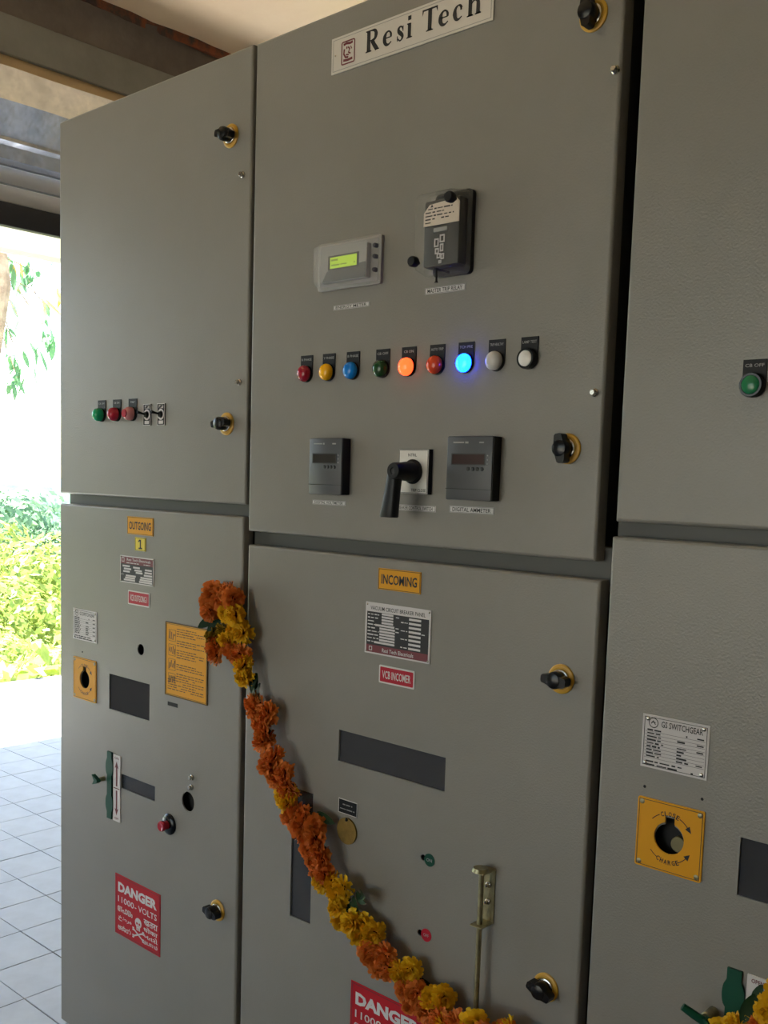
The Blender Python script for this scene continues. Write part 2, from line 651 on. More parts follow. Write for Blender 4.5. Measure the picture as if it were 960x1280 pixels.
# rolling shutter over the opening
sh = thing('rolling_shutter', 'grey rolling shutter wound up under a dented galvanised hood above the open doorway', 'shutter', (XW + .1, 1.0, 2.76))
bm = nb()
hood = [(XW + .005, 3.505), (XW + .185, 3.455), (XW + .20, 3.285), (XW + .075, 3.155), (XW + .085, 3.135), (XW + .055, 3.12), (XW + .02, 3.065), (XW + .005, 3.065)]
ybeam(bm, hood, OY0 - .1, OY1 + .3, 24, lambda i, k: (JT[(i * 11 + k) % 200][0] * (.35 if i in (1, 2) else 0), JT[(i * 5 + k) % 200][1] * (.3 if i in (1, 2) else 0)))
obj('hood', bm, GALV, sh, (0, 0, 0), 'dented galvanised sheet hood', smooth=25)
sh_slat = shared('slat', lambda b: ybeam(b, [(0, 0), (.012, .006), (.018, .03), (.018, .065), (.010, .088), (0, .092), (-.008, .092), (-.008, 0)], OY0 - .05, OY1 + .1), SHUT)
for k in range(3):
    link('slat', sh_slat, sh, (XW - .055, 0, 2.862 + .094 * k))
bm = nb()
box(bm, XW - .075, XW - .025, OY0 - .05, OY1 + .1, 2.745, 2.862, .004)  # black colour gives the shadowed gap under the slats
obj('bottom_rail', bm, SHUTD, sh, (0, 0, 0), 'bottom rail painted black as the shadowed gap')
for y in (OY0 - .02, OY1 + .02):
    bm = nb()
    box(bm, XW - .1, XW - .005, y - .05, y + .05, 0, 3.1, .004)
    obj('guide_rail', bm, SHUT, sh, (0, 0, 0))

# eave outside the left opening
bm = nb()
box(bm, -6.80, XW - .25, -8.0, 7.0, 2.985, 3.06)
box(bm, -6.83, -6.80, -8.0, 7.0, 2.955, 3.10)
obj('trim_5', bm, SOFFIT, kind='structure')
bm = nb()
box(bm, -5.4, XE + .2, YF - 2.2, YF - .2, 2.985, 3.06)  # unseen front eave, added to keep sky light out of the doorway
obj('trim_sky_blocker', bm, SOFFIT, kind='structure')

# ------------------------------------------------------------------ cabinets
cabL = thing('switchgear_cabinet', 'grey steel switchgear cabinet at the far left with OUTGOING 1 labels on its lower door', 'cabinet', (-1.916, .5, 0))
cabM = thing('switchgear_cabinet', 'widest grey steel switchgear cabinet with INCOMING label and row of nine pilot lamps', 'cabinet', (-1.165, .5, 0))
cabR = thing('switchgear_cabinet', 'grey steel switchgear cabinet cut by the frame at right with yellow CLOSE CHARGE plate', 'cabinet', (-.36, .5, 0))
for c, x0, x1 in ((cabL, -2.265, -1.579), (cabM, -1.551, -.790), (cabR, -.757, .03)):
    bm = nb()
    box(bm, x0, x1, .0265, 1.15, .0, 2.296, .002, 1)
    obj('body', bm, FRAMEP, c, (0, 0, 0))
bm = nb()
for x0, x1, y0 in ((-1.579, -1.551, .09), (-.790, -.757, .08)):
    box(bm, x0 + .001, x1 - .001, y0, 1.0, .02, 2.28)  # black filler stands in for the shade deep in the gap
obj('gap_shade', bm, BLACKM, cabM, (0, 0, 0), 'shade of the gap between the cabinets, as a black filler')
for c, x0, x1, z0, z1 in ((cabL, -2.262, -1.568, 1.400, 1.460), (cabM, -1.5670, -.7590, 1.345, 1.410), (cabR, -.7570, .03, 1.405, 1.470)):
    bm = nb()
    box(bm, x0, x1, .0245, .05, z0, z1, .001, 1)
    obj('cross_rail', bm, FRAMEP, c, (0, 0, 0))


def door(c, x0, x1, z0, z1, name='door', **k):
    bm = nb()
    sheet(bm, x0, x1, z0, z1, **k)
    o = obj(name, bm, PAINT, c, (0, 0, 0), smooth=30)
    for pl in o.data.polygons:
        if abs(pl.normal.y) > .9995:
            pl.use_smooth = False
    return o


def keyhole(cx, cz, r):
    pts = []
    a0 = math.degrees(math.asin(.32))
    for k in range(27):
        a = R(90 + a0 + (360 - 2 * a0) * k / 26)
        pts.append((cx + r * math.cos(a), cz + r * math.sin(a)))
    return pts + [(cx + r * .32, cz + r * 1.42), (cx - r * .32, cz + r * 1.42)]


W_L = (-2.047, -1.886, .948, 1.031)
W_L2 = (-1.996, -1.8625, .770, .804)
W_M = (-1.291, -1.040, .985, 1.043)
W_MV = (-1.412, -1.355, .651, .907)
W_R = (-.535, -.375, .962, 1.042)
door(cabL, -2.266, -1.568, 1.441, 2.305, 'upper_door')
door(cabL, -2.266, -1.573, .10, 1.417, 'lower_door', rects=(W_L, W_L2, (-2.049, -2.030, .689, .846)), circs=((-1.921, 1.1045, .0125), (-1.741, .799, .0215)),
     polys=(keyhole(-2.150, 1.000, .0215),))
door(cabM, -1.5585, -.777, 1.390, 2.303, 'upper_door')
door(cabM, -1.5575, -.767, .10, 1.3635, 'lower_door', rects=(W_M, W_MV), circs=((-1.081, .8603, .0055), (-1.082, .7265, .0055)))
door(cabR, -.748, .025, 1.450, 2.303, 'upper_door')
door(cabR, -.752, .025, .10, 1.4285, 'lower_door', rects=(W_R, (-.539, -.520, .700, .860)), polys=(keyhole(-.636, 1.0105, .0225),))

for c, w, lab in ((cabL, W_L, 'dark inspection window'), (cabL, W_L2, 'dark slot window'), (cabM, W_M, 'grey reflecting inspection window'),
                  (cabM, W_MV, 'tall dark inspection window'), (cabR, W_R, 'dark inspection window')):
    bm = nb()
    box(bm, w[0] - .01, w[1] + .01, .0035, .0075, w[2] - .01, w[3] + .01)
    obj('window_pane', bm, PANE, c, (0, 0, 0), lab)
# mechanism plates painted black for the shade inside the cut-outs
bm = nb()
for x0, x1, z0, z1 in ((-2.08, -1.70, .66, 1.13), (-2.20, -2.10, .95, 1.06)):
    box(bm, x0, x1, .018, .0245, z0, z1)
obj('mechanism', bm, BLACKM, cabL, (0, 0, 0), 'mechanism behind the cut-outs, painted black for the shaded interior')
bm = nb()
box(bm, -1.43, -1.02, .018, .0245, .62, 1.06)
obj('mechanism', bm, BLACKM, cabM, (0, 0, 0), 'mechanism behind the cut-outs, painted black for the shaded interior')
bm = nb()
box(bm, -.70, -.36, .018, .0245, .68, 1.06)
obj('mechanism', bm, BLACKM, cabR, (0, 0, 0), 'mechanism behind the cut-outs, painted black for the shaded interior')
# added plate painted as the window's reddish reflection; keyhole spindle
bm = nb()
box(bm, -.52, -.40, .0115, .0179, .972, 1.035)
obj('reflection_plate', bm, mat('red_reflection', '5A2A34', .5, var=(60, '2A2028', .4, .6)), cabR, (0, 0, 0), 'reddish reflection in the window, painted on a plate')
bm = nb()
disc(bm, -.6265, 1.004, .0115, .0085, .0179, 20, 0, .001)
obj('spindle', bm, mat('dull_spindle', '7C7658', .6, metal=.4), cabR, (0, 0, 0), 'metal spindle inside the keyhole')

# ---- pilot lamps


def legend_pts():
    pts = [(.0155, .033), (-.0155, .033)]
    for k in range(13):
        a = R(180 + 180 * k / 12)
        pts.append((.0155 * math.cos(a), .0155 * math.sin(a)))
    return pts


DOME = [(.0146, -.005), (.0148, -.0085), (.0138, -.0115), (.0115, -.0138), (.0075, -.0154), (.0035, -.016), (0, -.0161)]
FLATL = [(.0118, -.0085), (.0118, -.0128), (.0108, -.0136), (0, -.0138)]


def pilot_lamp(c, x, zt, key, label, words, flat_face=False, deep=1.0):
    z = zt - .033
    me = shared('lamp_ring', lambda b: lathe(b, 0, 0, [(0, -.0021), (.0152, -.0021), (.0152, -.0055), (.0142, -.0065), (0, -.0065)], 28), BLACKG)
    if flat_face:
        me = shared('button_ring', lambda b: lathe(b, 0, 0, [(.0158, -.0021), (.0158, -.0105), (.0148, -.013), (.0122, -.013), (.0122, -.0085), (0, -.0085)], 28), BLACKG)
    p = link('pilot_lamp', me, c, (x, 0, z), label)
    link('legend_plate', shared('legend_plate', lambda b: prism(b, legend_pts(), -.002, -.0002), LEGEND), p, (x, 0, z))
    prof = FLATL if flat_face else [(r, -.005 + (y + .005) * deep) for r, y in DOME]
    kind = 'lens_flat_' if flat_face else 'lens_%g_' % deep
    link('lens', shared(kind + key, lambda b: lathe(b, 0, 0, prof, 28), LENS[key], 60), p, (x, 0, z))
    if words:
        bm = nb()
        text(bm, words, 0, .0255, min(.026, .0042 * len(words)), .0042, -.0022, .01)
        obj('lettering', bm, DIMP, p, (x, 0, z))
    return p


ROW = [(-1.3985, 'red', 'dark red pilot lamp, first of the row of nine', 'R PHASE', 1), (-1.3405, 'yellow', 'yellow pilot lamp', 'Y PHASE', 1),
       (-1.280, 'blue', 'unlit blue pilot lamp', 'B PHASE', 1), (-1.209, 'green', 'dark green pilot lamp', 'CB OFF', 1),
       (-1.150, 'lit_orange', 'glowing orange-red pilot lamp', 'CB ON', 1), (-1.0885, 'orange', 'unlit orange pilot lamp', 'AUTO TRIP', 1),
       (-1.029, 'lit_blue', 'glowing bright blue pilot lamp', 'TCH PRE', 2), (-.969, 'white', 'white domed pilot lamp', 'TRIP HEALTHY', 1),
       (-.908, 'flat_white', 'white push button in a black ring', 'LAMP TEST', 0)]
for x, key, lab, words, dome in ROW:
    pilot_lamp(cabM, x, 1.7195, key, lab, words, not dome, .8 if dome == 2 else 1.15)
pilot_lamp(cabR, -.558, 1.667, 'deep_green', 'green push button in a black ring', 'CB OFF', True)
pilot_lamp(cabL, -2.0795, 1.658, 'emerald', 'emerald green pilot lamp', 'CB OFF', False, 1.7)
pilot_lamp(cabL, -2.018, 1.658, 'crimson', 'crimson red pilot lamp', 'CB ON', False, 1.7)
p = pilot_lamp(cabL, -1.956, 1.658, 'pale', 'red push button with pale rim', 'TRIP', False, 1.7)
bm = nb()
disc(bm, 0, 0, .0085, -.0248, -.02, 20)
obj('button_centre', bm, LENS['crimson'], p, WP[p.name], 'red button centre')

# ---- two small toggle switches
for x in (-1.901, -1.8495):
    bm = nb()
    box(bm, -.0138, .0138, -.002, 0, -.023, .023)
    s = obj('toggle_switch', bm, LEGEND, cabL, (x, 0, 1.622), 'small black toggle switch plate with white dial')
    bm = nb()
    frame2d(bm, -.0138, .0138, -.023, .023, .0012, -.0025, -.0019)
    frame2d(bm, -.008, .008, .013, .020, .0065, -.0024, -.0019)
    frame2d(bm, -.008, .008, -.020, -.013, .0035, -.0024, -.0019)
    ring = [(.0098 * math.cos(R(a)), .0098 * math.sin(R(a))) for a in range(0, 360, 20)]
    stroke(bm, ring, .0040, -.0024, -.0024, True)
    obj('dial_print', bm, SIGNW, s, WP[s.name], 'white dial print')
    bm = nb()
    lathe(bm, 0, 0, [(.0062, -.002), (.0058, -.007), (.0042, -.008), (0, -.008)], 14)
    tube(bm, [(0, -.006, 0), (.001, -.016, .002), (.002, -.028, .004)], [.0024, .0022, .0034], 8)
    obj('lever', bm, BLACK, s, WP[s.name])

# ---- quarter-turn locks


def door_lock(c, x, z, ang, label, loc_off=0):
    p = link('door_lock', shared('lock_disc', lambda b: lathe(b, 0, 0, [(0, 0), (.0225, 0), (.0225, -.0022), (.0205, -.0034), (.0175, -.0034), (.0165, -.0026), (0, -.0026)], 32), YELLOWD), c, (x, 0, z), label)
    link('collar', shared('lock_collar', lambda b: lathe(b, 0, 0, [(.0155, -.0026), (.0148, -.0055), (.0125, -.0065), (0, -.0065)], 28), CHROME), p, (x, 0, z), 'bright metal collar')

    def kb(b):
        lathe(b, 0, 0, [(.0118, -.005), (.0132, -.010), (.0132, -.022), (.0115, -.0255), (.006, -.0272), (0, -.0275)], 20)
        prism(b, [(-.0215, -.0035), (-.0195, -.0062), (-.009, -.0082), (.009, -.0082), (.0195, -.0062), (.0215, -.0035), (.0215, .0035), (.0195, .0062), (.009, .0082), (-.009, .0082), (-.0195, .0062), (-.0215, .0035)], -.0245, -.0085)
        bmesh.ops.bevel(b, geom=[e for e in b.edges if len(e.link_faces) == 2 and e.calc_face_angle(0) > .5 and abs(e.verts[0].co.y + .0245) < 1e-4 and abs(e.verts[1].co.y + .0245) < 1e-4], offset=.0022, segments=2, affect='EDGES', profile=.5)
    k = link('knob', shared('lock_knob', kb, BLACKG), p, (x, 0, z))
    k.rotation_euler = (0, R(ang), 0)
    return p


for c, x, z, a in ((cabL, -1.629, 2.150, 8), (cabL, -1.6285, 1.599, -6), (cabL, -1.634, .591, 10), (cabM, -.825, 2.157, 86),
                   (cabM, -.833, 1.5526, 80), (cabM, -.824, 1.210, 4), (cabM, -.824, .725, 18)):
    door_lock(c, x, z, a, 'quarter-turn lock with black knob on a yellow disc')

# ---- small door screws and earthing studs
for c, x, z in ((cabL, -1.591, 2.071), (cabL, -1.5905, 1.679), (cabM, -.785, 2.074), (cabM, -.7915, 1.6326), (cabL, -1.7265, .8554), (cabL, -1.728, .8338)):
    link('door_screw', shared('door_screw', lambda b: lathe(b, 0, 0, [(.0062, 0), (.0062, -.003), (.0045, -.0045), (.0045, -.0085), (.0036, -.0095), (0, -.0095)], 10), CHROME), c, (x, 0, z), 'small bright screw')

# ---- name sign


def sign(c, name, x0, x1, z0, z1, m, t=.0015, label=None, r=0.0):
    cx, cz = (x0 + x1) / 2, (z0 + z1) / 2
    bm = nb()
    if r:
        prism(bm, rrect(x0 - cx, x1 - cx, z0 - cz, z1 - cz, r), -t, 0)
    else:
        box(bm, x0 - cx, x1 - cx, -t, 0, z0 - cz, z1 - cz)
    p = obj(name, bm, m, c, (cx, 0, cz), label)
    return p


def on(p, name, bm, m, label=None):
    return obj(name, bm, m, p, WP[p.name], label)


def rivets(p, pts, m=None, r=.0026):
    for x, z in pts:
        o = link('rivet', shared('rivet_%g' % r, lambda b: lathe(b, 0, 0, [(r, 0), (r * .8, -.0009), (r * .4, -.0014), (0, -.0015)], 10), m or CHROME), p, (WP[p.name][0] + x, -.0014, WP[p.name][2] + z))


X0S, X1S, Z0S, Z1S = -1.352, -1.0015, 2.1975, 2.2572
p = sign(cabM, 'name_sign', X0S, X1S, Z0S, Z1S, SILVER, .0025, 'silver name sign reading Resi Tech in black letters')
cxs, czs = WP[p.name][0], WP[p.name][2]
bm = nb()
frame2d(bm, -.1715, .1715, -.0262, .0262, .0009, -.0027, -.0024)
on(p, 'border_line', bm, DIMP)
YT = -.0028
bm = nb()
H = .0345
BASE = 2.2142 - czs


def glyph(ch, xa, xb, h):
    """bold roman letter, drawn with strokes of varying width; xa..xb is its extent"""
    sx = lambda t: xa - cxs + (xb - xa) * t
    P = lambda pts: [(sx(a), BASE + H * b) for a, b in pts]
    Wd = (xb - xa)
    st = lambda pts, wd, it=2: stroke(bm, P(smoothpts(pts, it)) if it else P(pts), interp(wd, len(smoothpts(pts, it)) if it else len(pts)), YT, YT)

    def interp(wd, n):
        if not isinstance(wd, (list, tuple)):
            return wd * H * 1.16
        out = []
        for i in range(n):
            t = i / (n - 1) * (len(wd) - 1)
            k = min(int(t), len(wd) - 2)
            out.append((wd[k] + (wd[k + 1] - wd[k]) * (t - k)) * H * 1.16)
        return out

    def serif(x, z, w=.34, up=1):
        hw = w * H / Wd / 2
        st([(x - hw, z), (x + hw, z)], .045, 0)
        q = [(sx(x - hw * .95), BASE + H * z), (sx(x + hw * .95), BASE + H * z), (sx(x + hw * .5), BASE + H * (z + .06 * up)), (sx(x - hw * .5), BASE + H * (z + .06 * up))]
        bm.faces.new([bm.verts.new((a, YT, b)) for a, b in q])
    if ch == 'R':
        st([(.25, 0), (.25, 1)], .20, 0)
        serif(.25, .02, .40)
        serif(.2, .98, .3, -1)
        st([(.2, .965), (.5, .97), (.72, .93), (.8, .74), (.72, .54), (.5, .5), (.3, .5)], [.06, .06, .13, .2, .13, .06, .05])
        st([(.5, .5), (.66, .26), (.86, .03)], .19, 0)
        serif(.88, .02, .26)
    elif ch == 'e':
        st([(.1, .36), (.86, .36)], .05, 0)
        st([(.84, .35), (.85, .52), (.64, .66), (.36, .62), (.18, .44), (.17, .24), (.32, .06), (.6, .02), (.9, .14)], [.1, .12, .06, .09, .19, .19, .13, .07, .04])
    elif ch == 's':
        st([(.85, .5), (.7, .64), (.42, .66), (.2, .55), (.3, .42), (.6, .32), (.84, .2), (.72, .05), (.42, 0), (.12, .15)], [.05, .06, .07, .13, .17, .17, .14, .07, .06, .05])
        st([(.86, .42), (.86, .66)], .05, 0)
        st([(.1, .02), (.1, .26)], .05, 0)
    elif ch == 'i':
        st([(.5, 0), (.5, .66)], .18, 0)
        serif(.5, .02, .36)
        serif(.35, .645, .2, -1)
        st([(sxx, .9 + .0) for sxx in (.22, .78)], .17, 0)
    elif ch == 'T':
        st([(.5, 0), (.5, .98)], .2, 0)
        st([(.0, .965), (1.0, .965)], .07, 0)
        for a, b in ((.0, .1), (1.0, .9)):
            bm.faces.new([bm.verts.new((sx(u), YT, BASE + H * v)) for u, v in ((a, .72), (b, .93), (a, .98))])
        serif(.5, .02, .42)
    elif ch == 'c':
        st([(.88, .5), (.74, .64), (.5, .66), (.25, .56), (.15, .34), (.27, .1), (.55, .02), (.92, .14)], [.13, .1, .06, .12, .2, .14, .07, .04])
        st([(.74, .5), (.92, .5)], .13, 0)
    elif ch == 'h':
        st([(.24, 0), (.24, 1)], .18, 0)
        serif(.24, .02, .36)
        serif(.14, .98, .22, -1)
        st([(.3, .48), (.45, .62), (.62, .66), (.78, .58), (.8, .4), (.8, .0)], [.05, .06, .1, .16, .18, .18])
        serif(.8, .02, .34)


for ch, a, b in (('R', -1.2705, -1.239), ('e', -1.2300, -1.2085), ('s', -1.1990, -1.1830), ('i', -1.1775, -1.1650), ('T', -1.1440, -1.1120),
                 ('e', -1.1100, -1.0880), ('c', -1.0805, -1.0610), ('h', -1.0530, -1.0255)):
    glyph(ch, a, b, H)
on(p, 'lettering', bm, INK, 'black serif letters')
bm = nb()
lx = -1.3115 - cxs
frame2d(bm, lx - .0165, lx + .0165, -.0200, .0190, .0022, -.0028, -.0024, .004)
for q, w in (([(-.011, .013), (-.004, .0145), (.005, .013), (.011, .014)], .004), ([(-.009, .006), (-.010, -.002), (-.006, -.008), (.001, -.009)], .0035),
             ([(.000, .008), (.004, .004), (.001, -.001), (.006, -.004)], .003), ([(-.003, .009), (-.003, .005)], .003), ([(.006, .008), (.009, .003)], .002), ([(-.011, -.0125), (.000, -.0135), (.011, -.0125)], .0042),
             ([(-.005, -.004), (.002, -.005)], .0025)):
    stroke(bm, [(lx + a, b) for a, b in q], w, YT, YT)
on(p, 'emblem', bm, MAROON, 'maroon emblem in a rounded frame')
rivets(p, ((-.166, 0), (.166, 0.005)))

# ---- energy meter under a clear cover
p = sign(cabM, 'energy_meter', -1.366, -1.216, 1.829, 1.9095, FACEG, .006, 'grey meter with lit green display under a clear cover', .003)
cx, cz = WP[p.name][0], WP[p.name][2]
bm = nb()
prism(bm, rrect(-1.3515 - cx, -1.240 - cx, 1.840 - cz, 1.8985 - cz, .003), -.0165, -.006)
on(p, 'meter_face', bm, FACEG)
bm = nb()
prism(bm, [(-1.3465 - cx, 1.841 - cz), (-1.2415 - cx, 1.841 - cz), (-1.2415 - cx, 1.8665 - cz), (-1.335 - cx, 1.8585 - cz)], -.0175, -.0165)
on(p, 'front_flap', bm, METERG, 'dark grey front flap')
bm = nb()
box(bm, -1.3315 - cx, -1.2585 - cx, -.0182, -.0160, 1.8595 - cz, 1.8845 - cz)
on(p, 'display_frame', bm, METERD)
bm = nb()
flat(bm, -1.3265 - cx, -1.2615 - cx, 1.8625 - cz, 1.8815 - cz, -.0184)
on(p, 'lit_display', bm, LCD, 'lit yellow-green display')
bm = nb()
rr = random.Random(5)
for k in range(2):
    fine(bm, -1.3235 - cx, -1.265 - cx, 1.8765 - cz - .0085 * k, .0055, -.0186, rr)
on(p, 'display_digits', bm, LCDINK)


def cover_shell(bm, x0, x1, z0, z1, y0, y1, r, taper, t=.0018):
    """open-backed moulded cover: flange, tapering walls, front"""
    for d, s in ((0, 1),):
        prev = None
        rows = []
        for off, y in ((0, y0), (taper * .15, y0 - (y0 - y1) * .3), (taper * .75, y1 + .003), (taper * .92, y1 + .0008), (taper, y1)):
            rows.append([bm.verts.new((x, y + d, z)) for x, z in rrect(x0 + off + d, x1 - off - d, z0 + off + d, z1 - off - d, r)])
        for a, b in zip(rows, rows[1:]):
            n = len(a)
            for i in range(n):
                bm.faces.new((a[i], a[(i + 1) % n], b[(i + 1) % n], b[i]))
        bm.faces.new(rows[-1])
    return bm


bm = nb()
cover_shell(bm, -1.3655 - cx, -1.2165 - cx, 1.8295 - cz, 1.909 - cz, -.006, -.030, .004, .010)
frame2d(bm, -1.367 - cx, -1.215 - cx, 1.828 - cz, 1.9105 - cz, .006, -.0085, -.0062, .004)
on(p, 'clear_cover', bm, COVER, 'clear plastic cover')
bm = nb()
for z in (1.852, 1.874, 1.892):
    lathe(bm, -1.2265 - cx, z - cz, [(.004, -.006), (.004, -.012), (.003, -.0135), (0, -.0135)], 12)
on(p, 'terminal_screws', bm, METERD)


def strip_label(c, x0, x1, z0, z1, words, label=None):
    q = sign(c, 'strip_label', x0, x1, z0, z1, SIGNW2, .0008, label)
    w, h = x1 - x0, z1 - z0
    b = nb()
    frame2d(b, -w / 2 + .0006, w / 2 - .0006, -h / 2 + .0005, h / 2 - .0005, .0005, -.001, -.0007)
    text(b, words, 0, 0, w * .86, h * .60, -.001, .012)
    on(q, 'lettering', b, INK)
    return q


strip_label(cabM, -1.3335, -1.2455, 1.7945, 1.8025, 'ENERGY METER', 'narrow white label under the lit meter')
strip_label(cabM, -1.1205, -1.0365, 1.8010, 1.8115, 'MASTER TRIP RELAY', 'narrow white label reading MASTER TRIP RELAY')
strip_label(cabM, -1.3755, -1.2900, 1.4500, 1.4580, 'DIGITAL VOLTMETER', 'narrow white label reading DIGITAL VOLTMETER')
strip_label(cabM, -1.0515, -.9620, 1.4495, 1.4605, 'DIGITAL AMMETER', 'narrow white label reading DIGITAL AMMETER')
strip_label(cabM, -1.1720, -1.0810, 1.4480, 1.4580, 'BREAKER CONTROL SWITCH', 'narrow white label behind the switch handle')

# ---- master trip relay
p = sign(cabM, 'trip_relay', -1.0985, -1.0225, 1.8245, 1.9535, BLACK, .008, 'trip relay with cream label under a clear cover with two thumb screws', .008)
cx, cz = WP[p.name][0], WP[p.name][2]
bm = nb()
box(bm, -1.1025 - cx, -1.0300 - cx, -.030, -.008, 1.8365 - cz, 1.9395 - cz, .004)
on(p, 'relay_body', bm, RELAYD)
bm = nb()
prism(bm, [(-1.1015 - cx, 1.900 - cz), (-1.0300 - cx, 1.900 - cz), (-1.0300 - cx, 1.930 - cz), (-1.0360 - cx, 1.936 - cz), (-1.0900 - cx, 1.9325 - cz), (-1.1015 - cx, 1.921 - cz)], -.0315, -.0298)
on(p, 'face_label', bm, RELAYW, 'cream data label')
bm = nb()
rr = random.Random(9)
for k, (a, b) in enumerate(((-1.093, -1.043), (-1.098, -1.06), (-1.098, -1.04), (-1.098, -1.05), (-1.098, -1.084))):
    fine(bm, a - cx, b - cx, 1.9255 - .0052 * k - cz, .0040, -.0318, rr)
bm.faces.new([bm.verts.new((a - cx, -.0318, b - cz)) for a, b in ((-1.088, 1.928), (-1.082, 1.928), (-1.085, 1.933))])
on(p, 'lettering', bm, INK)
bm = nb()
rr = random.Random(11)
for a, b, c_, d in ((-1.078, -1.069, 1.866, 1.879), (-1.067, -1.057, 1.872, 1.884), (-1.066, -1.059, 1.858, 1.870), (-1.076, -1.068, 1.855, 1.864), (-1.072, -1.064, 1.848, 1.856), (-1.064, -1.057, 1.846, 1.855), (-1.068, -1.062, 1.840, 1.845)):
    frame2d(bm, a - cx, b - cx, c_ - cz, d - cz, .0022, -.0318, -.0312)
on(p, 'diagram_print', bm, SIGNW, 'white wiring diagram')
bm = nb()
box(bm, -1.080 - cx, -1.052 - cx, -.0325, -.030, 1.889 - cz, 1.8955 - cz, .0008)
on(p, 'flag_window', bm, DIMP, 'small grey flag window')
bm = nb()
cover_shell(bm, -1.1115 - cx, -1.0245 - cx, 1.8245 - cz, 1.9515 - cz, -.008, -.047, .009, .006)
frame2d(bm, -1.1135 - cx, -1.0225 - cx, 1.8225 - cz, 1.9535 - cz, .005, -.0125, -.0085, .009)
on(p, 'clear_cover', bm, COVER2, 'clear plastic cover')
for x, z in ((-1.0310, 1.9310), (-1.1015, 1.8430)):
    bm = nb()
    lathe(bm, x - cx, z - cz, [(.0028, -.040), (.0028, -.0475), (.0078, -.0475), (.0086, -.0495), (.0086, -.057), (.0070, -.0595), (0, -.060)], 18)
    on(p, 'thumb_screw', bm, BLACK)
bm = nb()
lathe(bm, -1.0625 - cx, 1.829 - cz, [(.002, -.012), (.002, -.046), (0, -.046)], 10)
tube(bm, [(-1.0625 - cx, -.042, 1.829 - cz), (-1.0620 - cx, -.042, 1.811 - cz), (-1.0620 - cx, -.042, 1.8085 - cz)], [.0016, .0018, .0032], 8)
on(p, 'reset_rod', bm, BLACK)

# ---- two digital meters


def digital_meter(x0, x1, z0, z1, label, dmat):
    cx, cz = (x0 + x1) / 2, (z0 + z1) / 2
    w, h = (x1 - x0) / 2, (z1 - z0) / 2
    bm = nb()
    box(bm, -w, w, -.021, 0, -h, h, .0022)
    p = obj('digital_meter', bm, METERG, cabM, (cx, 0, cz), label)
    bm = nb()
    box(bm, w - .006, w + .0012, -.0188, -.0005, -h + .001, h - .001)
    on(p, 'side_clamp', bm, BLACKM)
    bm = nb()
    frame2d(bm, -w * .78, w * .70, h * .10, h * .46, .0016, -.0216, -.0205)
    on(p, 'display_frame', bm, METERD)
    bm = nb()
    flat(bm, -w * .76, w * .68, h * .12, h * .44, -.0213)
    on(p, 'display', bm, dmat, 'unlit display')
    bm = nb()
    for k in range(4):
        lathe(bm, -w * .02 + w * .2 * k, -h * .02, [(.0032, -.0208), (.0032, -.0222), (.0022, -.0228), (0, -.0228)], 12)
    on(p, 'keys', bm, METERD)
    bm = nb()
    rr = random.Random(int(w * 1e5))
    fine(bm, -w * .72, -w * .05, h * .80, .0056, -.0212, random.Random(2), 1.0)
    fine(bm, w * .42, w * .70, h * .80, .0050, -.0212, random.Random(4), 1.0)
    on(p, 'lettering', bm, DIMP)
    bm = nb()
    for k in range(3):
        lathe(bm, w * .80, h * (.14 + .13 * k), [(.0013, -.0208), (.001, -.0216), (0, -.0216)], 8)
    on(p, 'indicator_dots', bm, DIMP)
    bm = nb()
    box(bm, -w, w, -.0215, -.0208, -h * .66, -h * .64)
    on(p, 'cover_seam', bm, METERD)
    return p


digital_meter(-1.3655, -1.2825, 1.469, 1.569, 'dark grey square digital meter, left of the switch handle', DISPLAY)
digital_meter(-1.0450, -.9545, 1.4705, 1.571, 'dark grey square digital meter, right of the switch handle', DISPRED)

# ---- control switch with pistol handle
p = sign(cabM, 'control_switch', -1.1575, -1.0915, 1.4765, 1.5505, BLACK, .0085, 'rotary control switch with silver plate and black pistol handle')
cx, cz = WP[p.name][0], WP[p.name][2]
bm = nb()
box(bm, -.0325, .0325, -.0105, -.0085, -.0365, .0365, .0006, 1)
on(p, 'face_plate', bm, SILVER, 'silver face plate')
bm = nb()
text(bm, 'NTRL', -.002, .0275, .019, .0048, -.0107, .012)
text(bm, 'TRIP CLOSE', .013, -.0305, .032, .0048, -.0107, .014)
frame2d(bm, -.0315, .0315, -.0355, .0355, .0007, -.0107, -.0104)
on(p, 'lettering', bm, INK)
bm = nb()
lathe(bm, 0, 0, [(.0205, -.0105), (.0205, -.013), (.0165, -.016), (.0155, -.034), (.0145, -.040), (.0138, -.058), (.0125, -.0605), (.006, -.0605), (.0055, -.058), (0, -.058)], 28)
rows = []
for t, wx, wy in ((.004, .0105, .0105), (-.010, .0120, .0100), (-.030, .0130, .0098), (-.055, .0150, .0098), (-.074, .0170, .0100), (-.076, .0162, .0092)):
    cy, ox = -.049 - .004 * (-t / .07), -.0045 + t * .10
    rows.append([bm.verts.new((ox + wx * math.copysign(abs(math.cos(a)) ** .6, math.cos(a)), cy + wy * math.copysign(abs(math.sin(a)) ** .6, math.sin(a)), t)) for a in [2 * math.pi * k / 16 for k in range(16)]])
for a, b in zip(rows, rows[1:]):
    for k in range(16):
        bm.faces.new((a[k], a[(k + 1) % 16], b[(k + 1) % 16], b[k]))
bm.faces.new(rows[0])
bm.faces.new(rows[-1])
on(p, 'pistol_handle', bm, BLACK)

# ------------------------------------------------------------------ lower doors: signs and fittings


